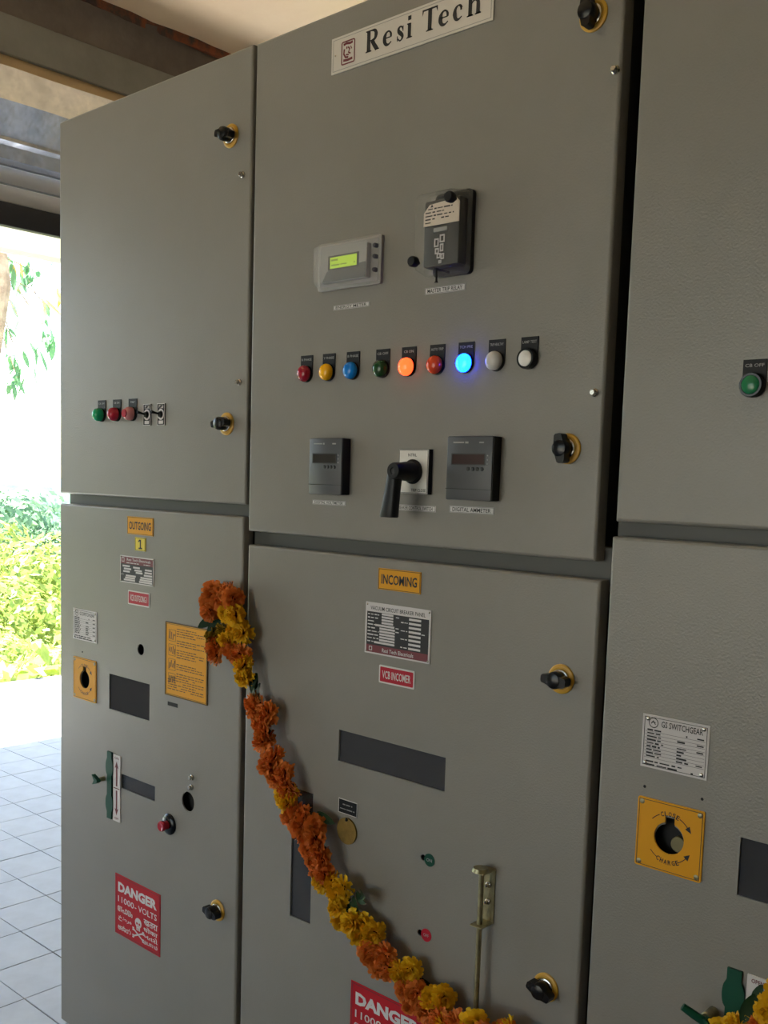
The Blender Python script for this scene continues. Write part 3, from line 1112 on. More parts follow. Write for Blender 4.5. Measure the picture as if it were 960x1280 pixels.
def yellow_tag(c, x0, x1, z0, z1, words, m=None, label=None):
    q = sign(c, 'function_label', x0, x1, z0, z1, m or YELLOW, .0015, label)
    w, h = x1 - x0, z1 - z0
    b = nb()
    frame2d(b, -w / 2 + .0012, w / 2 - .0012, -h / 2 + .0012, h / 2 - .0012, .0008, -.0018, -.0013)
    tw = min(w * .84, h * .5 * len(words))
    if words == '1':
        stroke(b, [(.0012, -h * .32), (.0012, h * .34)], .0042, -.0018, -.0018)
        stroke(b, [(-.0062, h * .18), (-.0005, h * .31)], .0034, -.0018, -.0018)
        stroke(b, [(-.0058, -h * .31), (.0080, -h * .31)], .0028, -.0018, -.0018)
    else:
        text(b, words, 0, 0, tw, h * .46, -.0018, .02)
    on(q, 'lettering', b, INK)
    return q


yellow_tag(cabL, -1.9745, -1.8755, 1.3600, 1.3995, 'OUTGOING', label='amber label reading OUTGOING')
q = yellow_tag(cabL, -1.9440, -1.9040, 1.3250, 1.3545, '1', YELLOWL, 'small lemon label with numeral 1')
yellow_tag(cabM, -1.2040, -1.1070, 1.3095, 1.3465, 'INCOMING', label='amber label reading INCOMING')


def red_tag(c, x0, x1, z0, z1, words, label):
    q = sign(c, 'breaker_label', x0, x1, z0, z1, SIGNW2, .0012, label, .002)
    w, h = x1 - x0, z1 - z0
    b = nb()
    prism(b, rrect(-w / 2 + .0028, w / 2 - .0028, -h / 2 + .0028, h / 2 - .0028, .0015), -.0015, -.0011)
    on(q, 'red_field', b, RED2, 'red printed field')
    b = nb()
    text(b, words, 0, 0, w * .80, h * .44, -.0018, .012)
    on(q, 'lettering', b, SIGNW2)
    return q


red_tag(cabL, -1.9705, -1.8875, 1.2020, 1.2340, 'VCB OUTGOING 1', 'red and white label reading VCB OUTGOING 1')
red_tag(cabM, -1.1955, -1.1135, 1.1460, 1.1775, 'VCB INCOMER', 'red and white label reading VCB INCOMER')


def rating_plate(c, x0, x1, z0, z1, kind, label):
    q = sign(c, 'rating_plate', x0, x1, z0, z1, SIGNW, .0015, label)
    w, h = x1 - x0, z1 - z0
    rr = random.Random(31 if kind == 'in' else 37)
    X = lambda t: -w / 2 + w * t
    Z = lambda t: -h / 2 + h * t
    dark, mar, wht, ink = nb(), nb(), nb(), nb()
    y1, y2 = -.0017, -.0019
    if kind == 'in':
        flat(dark, X(.025), X(.975), Z(.16), Z(.82), y1)
        flat(mar, X(.025), X(.975), Z(.03), Z(.175), y1 - .0001)
        text(ink, 'VACUUM CIRCUIT BREAKER PANEL', 0, Z(.895), w * .84, h * .075, y1, .01)
        text(wht, 'Resi Tech Electricals', X(.52), Z(.098), w * .48, h * .075, y2, .01)
        frame2d(wht, X(.07), X(.12), Z(.06), Z(.145), .0012, y2, y2 + .0001)
        for k in range(9):
            fine(wht, X(.04), X(.22), Z(.77 - k * .066), h * .042, y2, rr)
        for k in range(11):
            z = .795 - k * .056
            a, b = ((.26, .44) if k < 4 else (.16, .46) if k == 4 else (.23, .47) if k < 10 else (.15, .47))
            flat(wht, X(a), X(b), Z(z - .021), Z(z + .018), y2)
        for k in range(8):
            z = .775 - k * .079
            flat(wht, X(.68), X(.86), Z(z - .022), Z(z + .019), y2)
            if k % 2:
                fine(wht, X(.56), X(.66), Z(z), h * .035, y2, rr)
        for k in (0, 3, 4):
            fine(wht, X(.48), X(.53), Z(.77 - k * .07), h * .035, y2, rr)
        fine(wht, X(.87), X(.92), Z(.52), h * .03, y2, rr)
    else:
        flat(dark, X(.02), X(.98), Z(.04), Z(.70), y1)
        flat(mar, X(.02), X(.98), Z(.70), Z(.96), y1)
        text(wht, 'Resi Tech Electricals', X(.56), Z(.87), w * .70, h * .10, y2, .01)
        frame2d(wht, X(.05), X(.13), Z(.77), Z(.93), .0014, y2, y2 + .0001)
        fine(wht, X(.2), X(.9), Z(.745), h * .06, y2, rr)
        for a, b, z in ((.08, .3, .62), (.12, .34, .52), (.10, .3, .42), (.18, .48, .27), (.16, .46, .19), (.12, .46, .11), (.4, .6, .6), (.44, .66, .5), (.48, .68, .42), (.75, .95, .56), (.74, .95, .46), (.72, .96, .36), (.62, .96, .26), (.6, .96, .18), (.58, .96, .1)):
            flat(wht, X(a), X(b), Z(z - .035), Z(z + .03), y2)
        fine(wht, X(.04), X(.12), Z(.3), h * .04, y2, rr)
    on(q, 'dark_field', dark, INK, 'black printed field')
    on(q, 'maroon_band', mar, MAROON, 'maroon printed band')
    on(q, 'entry_boxes', wht, SIGNW)
    if kind == 'in':
        on(q, 'heading', ink, INK)
    else:
        ink.free()
    rivets(q, ((-w * .475, h * .455), (w * .475, h * .455), (-w * .475, -h * .455), (w * .475, -h * .455)), r=.002)
    return q


rating_plate(cabL, -2.0020, -1.8720, 1.2500, 1.3105, 'out', 'rating plate with maroon heading')
rating_plate(cabM, -1.2315, -1.0815, 1.1945, 1.2850, 'in', 'rating plate with maroon foot')


def maker_plate(c, x0, x1, z0, z1, big):
    q = sign(c, 'maker_plate', x0, x1, z0, z1, SIGNW, .0012, 'white data plate with fine black print')
    w, h = x1 - x0, z1 - z0
    b = nb()
    rr = random.Random(77)
    frame2d(b, -w / 2 + .003, w / 2 - .003, -h / 2 + .003, h / 2 - .003, .0007, -.0015, -.0012)
    y = -.0016
    ring = [(-w * .33 + .0068 * math.cos(R(a)), h * .36 + .0068 * math.sin(R(a))) for a in range(0, 360, 20)]
    stroke(b, ring, .0012, y, y, True)
    stroke(b, [(-w * .365, h * .34), (-w * .335, h * .40), (-w * .30, h * .33)], .0014, y, y)
    stroke(b, [(-w * .36, h * .37), (-w * .30, h * .37)], .0012, y, y)
    text(b, 'GS SWITCHGEAR', w * .10, h * .36, w * .62, h * .115, y, .012)
    for k in range(9):
        z = h * (.22 - .062 * k)
        stroke(b, [(-w * .45, z - .0023), (w * .45, z - .0023)], .0004, y, y)
        fine(b, -w * .42, -w * rr.uniform(.16, .22), z, .0042, y, rr, 1)
        fine(b, w * .04, w * rr.uniform(.1, .24), z, .0042, y, rr, .85)
        if k % 2 == 0:
            fine(b, w * .33, w * .43, z, .0042, y, rr, .9)
    for k in range(2):
        fine(b, -w * .42, w * .30, -h * (.375 + .06 * k), .0042, y, rr, .8)
    on(q, 'lettering', b, INK)
    rivets(q, ((-w * .42, h * .42), (w * .42, h * .42), (-w * .43, -h * .42), (w * .42, -h * .42)), r=.0032)
    return q


maker_plate(cabL, -2.2035, -2.0985, 1.0940, 1.1685, 0)
maker_plate(cabR, -.6860, -.5865, 1.1070, 1.1825, 1)


def charge_plate(c, cx, cz, hole, label):
    bm = nb()
    s = .0502

    def lp(pts):
        v = [bm.verts.new((x, 0, z)) for x, z in pts]
        return v, [bm.edges.new((v[i], v[(i + 1) % len(v)])) for i in range(len(v))]
    ov, oe = lp(rrect(-s, s, -s, s, .003, 3))
    hv, he = lp(keyhole(0, 0, hole))
    bmesh.ops.triangle_fill(bm, use_beauty=True, use_dissolve=False, edges=oe + he)
    for v in bm.verts:
        v.co.y = -.0022
    for loop in (ov, hv):
        b = [bm.verts.new((p.co.x, 0, p.co.z)) for p in loop]
        for i in range(len(loop)):
            j = (i + 1) % len(loop)
            bm.faces.new((loop[i], loop[j], b[j], b[i]))
    q = obj('charge_plate', bm, YELLOW, c, (cx, 0, cz), label)
    b = nb()
    y = -.0025
    frame2d(b, -.0478, .0478, -.0478, .0478, .0008, y, y + .0002)
    rad = .0345
    for word, a0, sgn in (('CLOSE', 90, 1), ('CHARGE', 270, -1)):
        wtot = .0046 * len(word)
        for i, ch in enumerate(word):
            t = (i - (len(word) - 1) / 2) * .0060
            ang = R(a0) - sgn * t / rad
            px, pz = rad * math.cos(ang), rad * math.sin(ang)
            rot_ = ang - R(90) if sgn > 0 else ang + R(90)
            f = lambda u, v, r_=rot_: (u * math.cos(r_) - v * math.sin(r_), u * math.sin(r_) + v * math.cos(r_))
            text(b, ch, px, pz, .0046, .0068, y, .02, f)
    for a0, a1, head in ((140, 117, 0), (65, 38, 1), (220, 243, 0), (295, 322, 1)):
        pts = [(rad * math.cos(R(a0 + (a1 - a0) * k / 6)), rad * math.sin(R(a0 + (a1 - a0) * k / 6))) for k in range(7)]
        stroke(b, pts, .0011, y, y)
        if head:
            d = Vector(pts[-1]) - Vector(pts[-2])
            d.normalize()
            n_ = Vector((-d.y, d.x))
            e = Vector(pts[-1])
            b.faces.new([b.verts.new((v.x, y, v.y)) for v in (e + n_ * .0042 - d * .001, e - n_ * .0042 - d * .001, e + d * .0085)])
    on(q, 'lettering', b, INK)
    rivets(q, ((-.0435, .0435), (.0435, .0435), (-.0435, -.0435), (.0435, -.0435)), ZINC, r=.0046)
    return q


charge_plate(cabL, -2.1505, 1.0010, .0215, 'yellow square plate with a keyhole opening')
charge_plate(cabR, -.6355, 1.0135, .0225, 'yellow square plate with a keyhole opening reading CLOSE and CHARGE')
for c, pts in ((cabR, ((-.6777, 1.0781), (-.5915, 1.0801))), (cabL, ((-2.1636, 1.0655),))):
    for x, z in pts:
        link('empty_hole', shared('empty_hole', lambda b: disc(b, 0, 0, .0022, -.0004, 0, 10), BLACKM), c, (x, 0, z))

# ---- yellow instruction sheet
p = sign(cabL, 'instruction_plate', -1.8245, -1.6785, 1.0205, 1.1790, YELLOW, .002, 'yellow instruction plate with lines of brown print')
bm = nb()
rr = random.Random(8)
y = -.0023
frame2d(bm, -.0705, .0705, -.0765, .0765, .0008, y, y + .0002)
for k in range(4):
    zc = .052 - .0315 * k
    frame2d(bm, -.062, -.037, zc - .0125, zc + .0125, .0008, y, y + .0002)
    for j in range(4):
        stroke(bm, [(-.059 + .006 * j, zc + rr.uniform(-.010, .0)), (-.057 + .006 * j, zc + rr.uniform(.002, .010))], .0030, y, y)
for k in range(27):
    z = .068 - .0051 * k
    if k in (4, 8, 13, 14, 18):
        continue
    fine(bm, -.033 if k < 21 else -.064, (.062 if k % 3 else .035), z, .0036, y, rr, .95)
on(p, 'lettering', bm, BROWNINK, 'brown print')
bm = nb()
frame2d(bm, -.074, .074, -.0802, .0802, .0022, -.0028, 0)
on(p, 'plate_edge', bm, BROWNINK)
bm = nb()
box(bm, -.0178, .0178, -.0006, 0, -.0042, .0042)
obj('vent_slot', bm, BLACKM, cabL, (-1.7995, 0, 1.0008), 'small black slot')

# ---- isolator slide, arrow plate and lever


def slide_pts(h, w, ext):
    pts = []
    for sgn in (1, -1):
        side = []
        for k in range(41):
            z = -h / 2 + h * k / 40
            b_ = 0
            for zc in (h * .27, -h * .27):
                d = abs(z - zc)
                if d < ext:
                    b_ = max(b_, .0055 * math.sqrt(1 - (d / ext) ** 2))
            side.append((sgn * (w / 2 + b_), z))
        pts += side if sgn > 0 else side[::-1]
    return pts


def arrow_plate(c, x, z, h, label, words):
    w = .029
    bm = nb()
    box(bm, -w / 2, w / 2, -.002, 0, -h / 2, h / 2)
    q = obj('arrow_plate', bm, SIGNW2, c, (x, 0, z), label)
    b = nb()
    yy = -.0023
    for s in (1, -1):
        stroke(b, [(0, s * .005), (0, s * h * .34)], .006, yy, yy)
        b.faces.new([b.verts.new((a, yy, s * v)) for a, v in ((-.0075, h * .30), (0, h * .41), (.0075, h * .30), (0, h * .325))])
        text(b, words[0 if s > 0 else 1], 0, s * h * .455, .017, .006, yy, .015)
    stroke(b, [(-.0125, 0), (.0125, 0)], .0022, yy, yy)
    on(q, 'arrows', b, MAROON, 'dark red arrows and print')
    return q


bm = nb()
prism(bm, slide_pts(.160, .0185, .018), -.004, -.0002)
obj('isolator_slide', bm, GREENP, cabL, (-2.0405, 0, .767), 'dark green slide with two rounded bulges')
arrow_plate(cabL, -2.0115, .7655, .158, 'narrow white plate with two dark red arrows', ('ON', 'OFF'))
bm = nb()
prism(bm, slide_pts(.160, .0200, .018), -.004, -.0002)
obj('isolator_slide', bm, GREENP, cabR, (-.5290, 0, .781), 'dark green slide with two rounded bulges')
arrow_plate(cabR, -.4975, .781, .160, 'white plate with dark red arrow and OPEN print', ('OPEN', 'CLOSE'))


def lever(c, x, z, L, label):
    bm = nb()
    lathe(bm, 0, 0, [(.0075, 0), (.0075, -.022), (.006, -.024), (0, -.024)], 14)
    p = obj('lever', bm, ZINC, c, (x, 0, z), label)
    b = nb()
    tube(b, [(.004, -.030, -.003), (-L * .5, -.034, .004), (-L, -.040, .012)], [.0062, .0060, .0052], 12)
    tube(b, [(.004, -.024, -.003), (.004, -.036, -.003)], .0068, 12)
    on(p, 'grip', b, GREENP, 'dark green grip')


lever(cabR, -.556, .790, .026, 'bent metal lever with dark green grip')
bm = nb()
lathe(bm, 0, 0, [(.006, 0), (.005, -.014), (.004, -.020), (0, -.020)], 12)
p = obj('lever', bm, ZINC, cabL, (-2.068, 0, .776), 'short metal lever with dark green wing')
b = nb()
prism(b, [(-.012, .012), (.010, .003), (.012, -.001), (.006, -.006), (-.010, -.011), (-.003, .000)], -.026, -.016)
on(p, 'grip', b, GREENP, 'dark green wing')

# ---- red push knob, hooded hole
p = link('push_knob', shared('push_base', lambda b: lathe(b, 0, 0, [(.0235, 0), (.0235, -.003), (.0205, -.006), (.0115, -.008), (0, -.008)], 30), BLACKG), cabL, (-1.8065, 0, .7325), 'red push knob on a black round base')
bm = nb()
lathe(bm, 0, 0, [(.0098, -.007), (.0090, -.014), (.0110, -.017), (.0118, -.022), (.0100, -.025), (.0065, -.0242), (0, -.022)], 24)
on(p, 'knob', bm, LENS['crimson'], 'red hollow-faced knob')

# ---- danger signs


def danger(c, x0, x1, z0, z1, label):
    q = sign(c, 'danger_sign', x0, x1, z0, z1, RED, .0012, label)
    w, h = x1 - x0, z1 - z0
    X = lambda t: w * (t - .5)
    Z = lambda t: h * (t - .5)
    y = -.0016
    b = nb()
    text(b, 'DANGER', 0, Z(.80), w * .86, h * .165, y, .05)
    text(b, '11000', X(.25), Z(.60), w * .36, h * .10, y, .01)
    text(b, '- VOLTS', X(.69), Z(.60), w * .48, h * .10, y, .01)
    for s, cx, cz, ww, hh in (('\u0d05\u0d2a\u0d3e\u0d2f\u0d02', .23, .435, .34, .095), ('\u062e\u0637\u0631\u0647', .23, .285, .30, .09), ('\u0c85\u0caa\u0cbe\u0caf', .22, .135, .30, .095),
                              ('\u0916\u0924\u0930\u093e', .80, .435, .30, .095), ('\u0927\u094b\u0915\u093e', .80, .325, .30, .085), ('\u0a96\u0aa4\u0ab0\u0acb', .80, .22, .30, .085), ('\u0b85\u0baa\u0bbe\u0baf\u0bae\u0bcd', .80, .115, .30, .085)):
        text(b, s, X(cx), Z(cz), w * ww, h * hh, y, .02)
    on(q, 'lettering', b, SIGNW2)
    b = nb()
    cx, cz = X(.53), Z(.36)
    ring = [(cx + w * .072 * math.cos(R(a)), cz + h * .082 * math.sin(R(a))) for a in range(0, 360, 15)]
    b.faces.new([b.verts.new((u, y, v)) for u, v in ring])
    flat(b, cx - w * .04, cx + w * .04, cz - h * .125, cz - h * .06, y)
    for s in (1, -1):
        stroke(b, [(cx - w * .11, cz - s * h * .06 - h * .19), (cx + w * .11, cz + s * h * .06 - h * .19)], h * .026, y, y)
        for e in (1, -1):
            for o_ in (.016, -.016):
                flat(b, cx + e * w * .11 - w * .02, cx + e * w * .11 + w * .02, cz + e * s * h * .06 - h * .19 - h * .012 + o_ * h, cz + e * s * h * .06 - h * .19 + h * .012 + o_ * h, y)
    on(q, 'skull_print', b, SIGNW2, 'white skull and crossbones')
    b = nb()
    yy = -.0019
    for s in (1, -1):
        b.faces.new([b.verts.new((cx + s * w * .028 + w * .018 * math.cos(R(a)), yy, cz - h * .012 + h * .020 * math.sin(R(a)))) for a in range(0, 360, 30)])
    b.faces.new([b.verts.new((cx + u * w, yy, cz + v * h)) for u, v in ((-.010, -.055), (.010, -.055), (0, -.032))])
    for k in (-1, 0, 1):
        flat(b, cx + w * .02 * k - w * .003, cx + w * .02 * k + w * .003, cz - h * .12, cz - h * .085, yy)
    on(q, 'skull_holes', b, RED)
    b = nb()
    frame2d(b, -w / 2 + .003, w / 2 - .003, -h / 2 + .003, h / 2 - .003, .0012, y, y + .0002)
    on(q, 'border_line', b, MAROON)
    return q


danger(cabL, -2.0165, -1.8370, .4165, .5615, 'red DANGER 11000 VOLTS sign with skull')
danger(cabM, -1.2410, -1.0600, .4370, .5835, 'red DANGER 11000 VOLTS sign with skull, crossed by the flower garland')

# ---- middle lower door fittings
p = sign(cabM, 'lock_label', -1.2865, -1.2390, .8900, .9170, SIGNW2, .0012, 'small black label above the brass disc')
bm = nb()
flat(bm, -.0222, .0228, -.0122, .0122, -.0014)
on(p, 'black_field', bm, LEGEND)
bm = nb()
fine(bm, -.012, .012, .004, .004, -.0016, random.Random(1), 1)
fine(bm, -.019, .018, -.0045, .004, -.0016, random.Random(2), 1)
on(p, 'lettering', bm, DIMP)
bm = nb()
pts = [(.0245 * math.cos(R(a)), .0245 * math.sin(R(a))) for a in range(0, 360, 12)]
prism(bm, pts, -.0035, -.0005)
p = obj('keyhole_cover', bm, BRASS, cabM, (-1.262, 0, .8600), 'round brass keyhole cover')
bm = nb()
lathe(bm, 0, .0215, [(.0030, -.0035), (.0030, -.0055), (.0020, -.0065), (0, -.0065)], 10)
on(p, 'pivot_screw', bm, BLACK)
for x, z, m, words, lab in ((-1.0665, .8600, GREENP, 'ON', 'round dark green ON label'), (-1.0675, .7270, RED2, 'OFF', 'round red OFF label')):
    bm = nb()
    disc(bm, 0, 0, .0112, -.001, 0, 24)
    p = obj('round_label', bm, m, cabM, (x, 0, z), lab)
    bm = nb()
    text(bm, words, 0, 0, .012, .0055, -.0013, .01)
    on(p, 'lettering', bm, DIMP)

# ---- latch bracket with its rod
bm = nb()
box(bm, -.0115, .0115, -.0022, 0, -.045, .045, .0005, 1)
box(bm, -.0115, .0115, -.034, 0, .043, .0455, .0005, 1)
box(bm, -.0115, .0115, -.034, 0, -.0455, -.043, .0005, 1)
p = obj('latch_bracket', bm, ZINC, cabM, (-.9395, 0, .8385), 'zinc latch bracket with bolts and a vertical rod')
for dz in (.018, -.010):
    bm = nb()
    lathe(bm, .001, dz, [(.0052, -.0022), (.0052, -.006), (.003, -.007), (.0028, -.012), (0, -.012)], 6)
    on(p, 'bolt', bm, CHROME)
bm = nb()
tube(bm, [(-.001, -.022, .050), (-.001, -.022, -.74)], .0045, 12)
on(p, 'rod', bm, ZINC, 'long vertical rod')
bm = nb()
tube(bm, [(-.001, -.026, .0455), (-.001, -.026, .0515)], [.0135, .0115], 16)
on(p, 'rod_head', bm, ZINC)
bm = nb()
tube(bm, [(-.001, -.008, -.725), (-.001, -.008, -.745)], [.014, .014], 12)
tube(bm, [(-.001, 0, -.735), (-.001, -.024, -.735)], .006, 8)
on(p, 'rod_guide', bm, ZINC)

# ------------------------------------------------------------------ marigold garland
FL = [(-1.623, 1.263, 'o'), (-1.582, 1.27, 'o'), (-1.638, 1.244, 'o'), (-1.562, 1.258, 'o'), (-1.602, 1.251, 'o'), (-1.629, 1.227, 'o'), (-1.579, 1.228, 'y'), (-1.549, 1.228, 'y'), (-1.59, 1.191, 'Y'), (-1.558, 1.198, 'y'), (-1.577, 1.175, 'y'), (-1.536, 1.195, 'y'), (-1.615, 1.156, 'o'), (-1.609, 1.139, 'o'), (-1.562, 1.157, 'o'), (-1.537, 1.15, 'o'), (-1.621, 1.173, 'Y'), (-1.522, 1.131, 'y'), (-1.519, 1.109, 'y'), (-1.494, 1.059, 'o'), (-1.484, 1.045, 'o'), (-1.458, 1.047, 'o'), (-1.474, 1.024, 'o'), (-1.455, 1.012, 'o'), (-1.459, 0.992, 'o'), (-1.426, 0.969, 'o'), (-1.439, 0.952, 'o'), (-1.4, 0.942, 'o'), (-1.422, 0.929, 'o'), (-1.392, 0.916, 'o'), (-1.399, 0.898, 'y'), (-1.389, 0.889, 'y'), (-1.367, 0.874, 'o'), (-1.384, 0.864, 'o'), (-1.345, 0.871, 'o'), (-1.351, 0.852, 'o'), (-1.318, 0.862, 'o'), (-1.337, 0.839, 'o'), (-1.311, 0.841, 'o'), (-1.33, 0.817, 'o'), (-1.298, 0.825, 'o'), (-1.316, 0.803, 'o'), (-1.291, 0.805, 'o'), (-1.307, 0.782, 'o'), (-1.286, 0.783, 'o'), (-1.292, 0.762, 'y'), (-1.265, 0.77, 'y'), (-1.236, 0.771, 'y'), (-1.258, 0.754, 'y'), (-1.249, 0.728, 'y'), (-1.24, 0.71, 'y'), (-1.208, 0.715, 'y'), (-1.186, 0.716, 'y'), (-1.195, 0.696, 'y'), (-1.165, 0.71, 'y'), (-1.173, 0.688, 'y'), (-1.167, 0.674, 'o'), (-1.151, 0.667, 'o'), (-1.129, 0.68, 'o'), (-1.145, 0.652, 'o'), (-1.121, 0.662, 'o'), (-1.095, 0.664, 'y'), (-1.077, 0.672, 'y'), (-1.085, 0.652, 'y'), (-1.077, 0.638, 'o'), (-1.056, 0.64, 'o'), (-1.071, 0.62, 'o'), (-1.048, 0.624, 'o'), (-1.024, 0.641, 'y'), (-1.004, 0.65, 'y'), (-1.03, 0.619, 'o'), (-1.006, 0.626, 'o'), (-0.986, 0.625, 'o'), (-0.974, 0.621, 'y'), (-0.953, 0.636, 'o'), (-0.935, 0.632, 'o'), (-0.919, 0.645, 'y'), (-0.897, 0.642, 'o'), (-0.875, 0.643, 'o'), (-0.863, 0.651, 'y'),
      (-.835, .640, 'o'), (-.808, .632, 'y'), (-.780, .634, 'o'), (-.750, .637, 'o'), (-.720, .642, 'y'), (-.690, .655, 'o'), (-.660, .668, 'o'), (-.630, .690, 'y'), (-.600, .715, 'o'), (-.575, .738, 'o'),
      (-0.545, 0.762, 'o'), (-0.530, 0.780, 'y'), (-0.510, 0.796, 'y'), (-0.491, 0.802, 'y'), (-0.475, 0.815, 'o'), (-0.462, 0.838, 'y'), (-0.455, 0.858, 'y'), (-.44, .885, 'y'), (-.42, .91, 'o'), (-.40, .935, 'o'), (-.38, .965, 'y')]
GV = thing('flower_garland', 'orange and yellow marigold garland hung in a swag across the cabinet fronts', 'garland', (-1.0, -.03, .62))


def bloom(b, seed, r=.021):
    """ruffled marigold head facing -y: rings of crinkled petals round a dark heart"""
    g = random.Random(seed)
    for ring_, n, tilt, ln, h0 in ((0, 20, -18, .98, 0.0), (1, 20, 8, 1.0, .05), (2, 19, 26, .96, .22), (3, 17, 43, .88, .38), (4, 13, 60, .76, .52), (5, 8, 76, .58, .62)):
        for k in range(n):
            a = 2 * math.pi * (k + g.uniform(-.3, .3)) / n + ring_ * .4
            t = R(tilt + g.uniform(-14, 14))
            L = r * ln * g.uniform(.85, 1.12)
            wd = r * g.uniform(.30, .46)
            d = Vector((math.cos(a) * math.cos(t), -math.sin(t), math.sin(a) * math.cos(t)))
            s = Vector((-math.sin(a), 0, math.cos(a)))
            base = Vector((math.cos(a) * r * .1, -r * h0 * .5, math.sin(a) * r * .1))
            nrm = d.cross(s)
            mid = base + d * L * .62 + nrm * r * g.uniform(-.08, .12)
            tip = base + d * L
            cr = g.uniform(-.14, .14) * r
            v = [b.verts.new(q) for q in (base - s * wd * .2, base + s * wd * .2, mid + s * wd * .5 + nrm * cr, mid - s * wd * .5 - nrm * cr,
                                          tip + s * wd * .44 + nrm * g.uniform(-.1, .2) * r, tip + d * r * .06, tip - s * wd * .44 + nrm * g.uniform(-.1, .2) * r)]
            b.faces.new((v[0], v[1], v[2], v[3]))
            b.faces.new((v[3], v[2], v[4], v[5]))
            b.faces.new((v[3], v[5], v[6]))
    lathe(b, 0, 0, [(0, .010), (.0055, .006), (.0065, 0), (.0085, -.005), (.005, -.010), (0, -.011)], 8, 1)
    return b


for cname, m in (('o', PETALO), ('y', PETALY), ('Y', PETALD)):
    for v in range(3):
        bm = nb()
        bloom(bm, 100 * v + ord(cname))
        SH['bloom_%s%d' % (cname, v)] = finish(bm, 'marigold', [m, FLOWERC], 80)
gr = random.Random(21)
for i, (x, z, cc) in enumerate(FL):
    o = link('marigold', SH['bloom_%s%d' % (cc, gr.randrange(3))], GV, (x, (-.052 if abs(x + .945) < .05 else -.027) + gr.uniform(-.006, .003), z), {'o': 'orange marigold', 'y': 'yellow marigold', 'Y': 'dull yellow marigold'}[cc])
    o.rotation_euler = (R(gr.uniform(-45, 45)), R(gr.uniform(0, 360)), R(gr.uniform(-50, 40)))
    s = gr.uniform(.86, 1.12)
    o.scale = (s, s, s)


def gleaf(b):
    for a, b_ in ((0, 1),):
        pass
    n = 6
    rows = []
    for k in range(n + 1):
        t = k / n
        w = .0095 * math.sin(math.pi * min(1, t * .92 + .06)) ** .8
        rows.append((b.verts.new((-w, -.004 * math.sin(t * 3) - .0022, -.042 * t)), b.verts.new((0, -.004 * math.sin(t * 3), -.042 * t)), b.verts.new((w, -.004 * math.sin(t * 3) - .0022, -.042 * t))))
    for p_, q_ in zip(rows, rows[1:]):
        b.faces.new((p_[0], p_[1], q_[1], q_[0]))
        b.faces.new((p_[1], p_[2], q_[2], q_[1]))


gl = shared('garland_leaf', gleaf, GLEAF)
for x, z, a in ((-1.612, 1.210, 40), (-1.628, 1.212, 55), (-1.60, 1.206, -10), (-1.640, 1.190, 200), (-1.548, 1.170, -30), (-1.499, 1.118, 10), (-1.497, 1.108, -20), (-1.488, 1.100, 15), (-1.322, .885, -70), (-1.215, .765, -80), (-1.222, .755, -40), (-1.228, .748, 60),
                (-1.205, .768, -100), (-1.225, .742, 10), (-1.10, .648, 30), (-1.065, .66, -60), (-.484, .862, 10), (-.478, .856, -25), (-.492, .846, 20)):
    o = link('garland_leaf', gl, GV, (x, -.020, z), 'dark green leaf')
    o.rotation_euler = (R(gr.uniform(-30, 5)), R(a), R(gr.uniform(-30, 30)))
bm = nb()
tp = [(x, -.040 if abs(x + .945) < .06 else -.018, z) for x, z, c_ in FL if c_ != 'Y']
tp = [tp[0]] + [tuple(sum(q[i] for q in tp[max(0, k - 2):k + 3]) / len(tp[max(0, k - 2):k + 3]) for i in range(3)) for k in range(1, len(tp) - 1)] + [tp[-1]]
tube(bm, tp, .0012, 5)
obj('thread', bm, THREAD, GV, (0, 0, 0))

# ------------------------------------------------------------------ outside
bm = nb()
NX, NY = 60, 60
grid = []
hr = random.Random(12)
for i in range(NX + 1):
    row = []
    for j in range(NY + 1):
        x = -6.75 - 52 * (i / NX) ** 1.3
        yv = -34 + 74 * j / NY
        d = -6.75 - x
        z = -.12 - .30 * d if d < 14 else -4.32 - .05 * (d - 14)
        z += .25 * math.sin(x * 1.3 + yv * .7) * min(1, d / 4) + hr.uniform(-.08, .08)
        if i == 0:
            z = -.25
        row.append(bm.verts.new((x, yv, z)))
    grid.append(row)
for i in range(NX):
    for j in range(NY):
        bm.faces.new((grid[i][j], grid[i + 1][j], grid[i + 1][j + 1], grid[i][j + 1]))
hillside = obj('hillside', bm, EARTH, kind='structure', smooth=0)
bm = nb()
box(bm, -6.9, 30, -40, YF - .2, -.5, -.06)
obj('bounce_yard', bm, mat('bounce_yard_concrete', 'B5AFA2', .9, var=(.8, 'A59E90', .35, .65)), kind='structure')


def ridge(name, x0, y0, y1, base, hts, m):
    bm = nb()
    g = random.Random(name)
    n = 80
    top, bot, mid = [], [], []
    for k in range(n + 1):
        y = y0 + (y1 - y0) * k / n
        t = k / n * (len(hts) - 1)
        a = min(int(t), len(hts) - 2)
        h = hts[a] + (hts[a + 1] - hts[a]) * (t - a) + g.uniform(-.25, .25) * abs(x0) / 90
        bot.append(bm.verts.new((x0 + abs(x0) * .35, y, base)))
        mid.append(bm.verts.new((x0 + abs(x0) * .12, y, base + (h - base) * .6 + g.uniform(-.3, .3))))
        top.append(bm.verts.new((x0, y, h)))
    for k in range(n):
        bm.faces.new((bot[k], bot[k + 1], mid[k + 1], mid[k]))
        bm.faces.new((mid[k], mid[k + 1], top[k + 1], top[k]))
    return obj(name, bm, m, kind='structure')


ridge('near_hill', -75, -90, 160, -14, [-3, -1, -2, 0, .1, -.9, -1.5, -2.0, -1], mat('near_hill_green', '5C7C5C', 1.0, var=(.25, '42665A', .4, .6)))
ridge('far_hill', -210, -260, 420, -30, [-2, 0, 3, 1, -1.2, -.6, -1.6, -2, 0], HILLM)


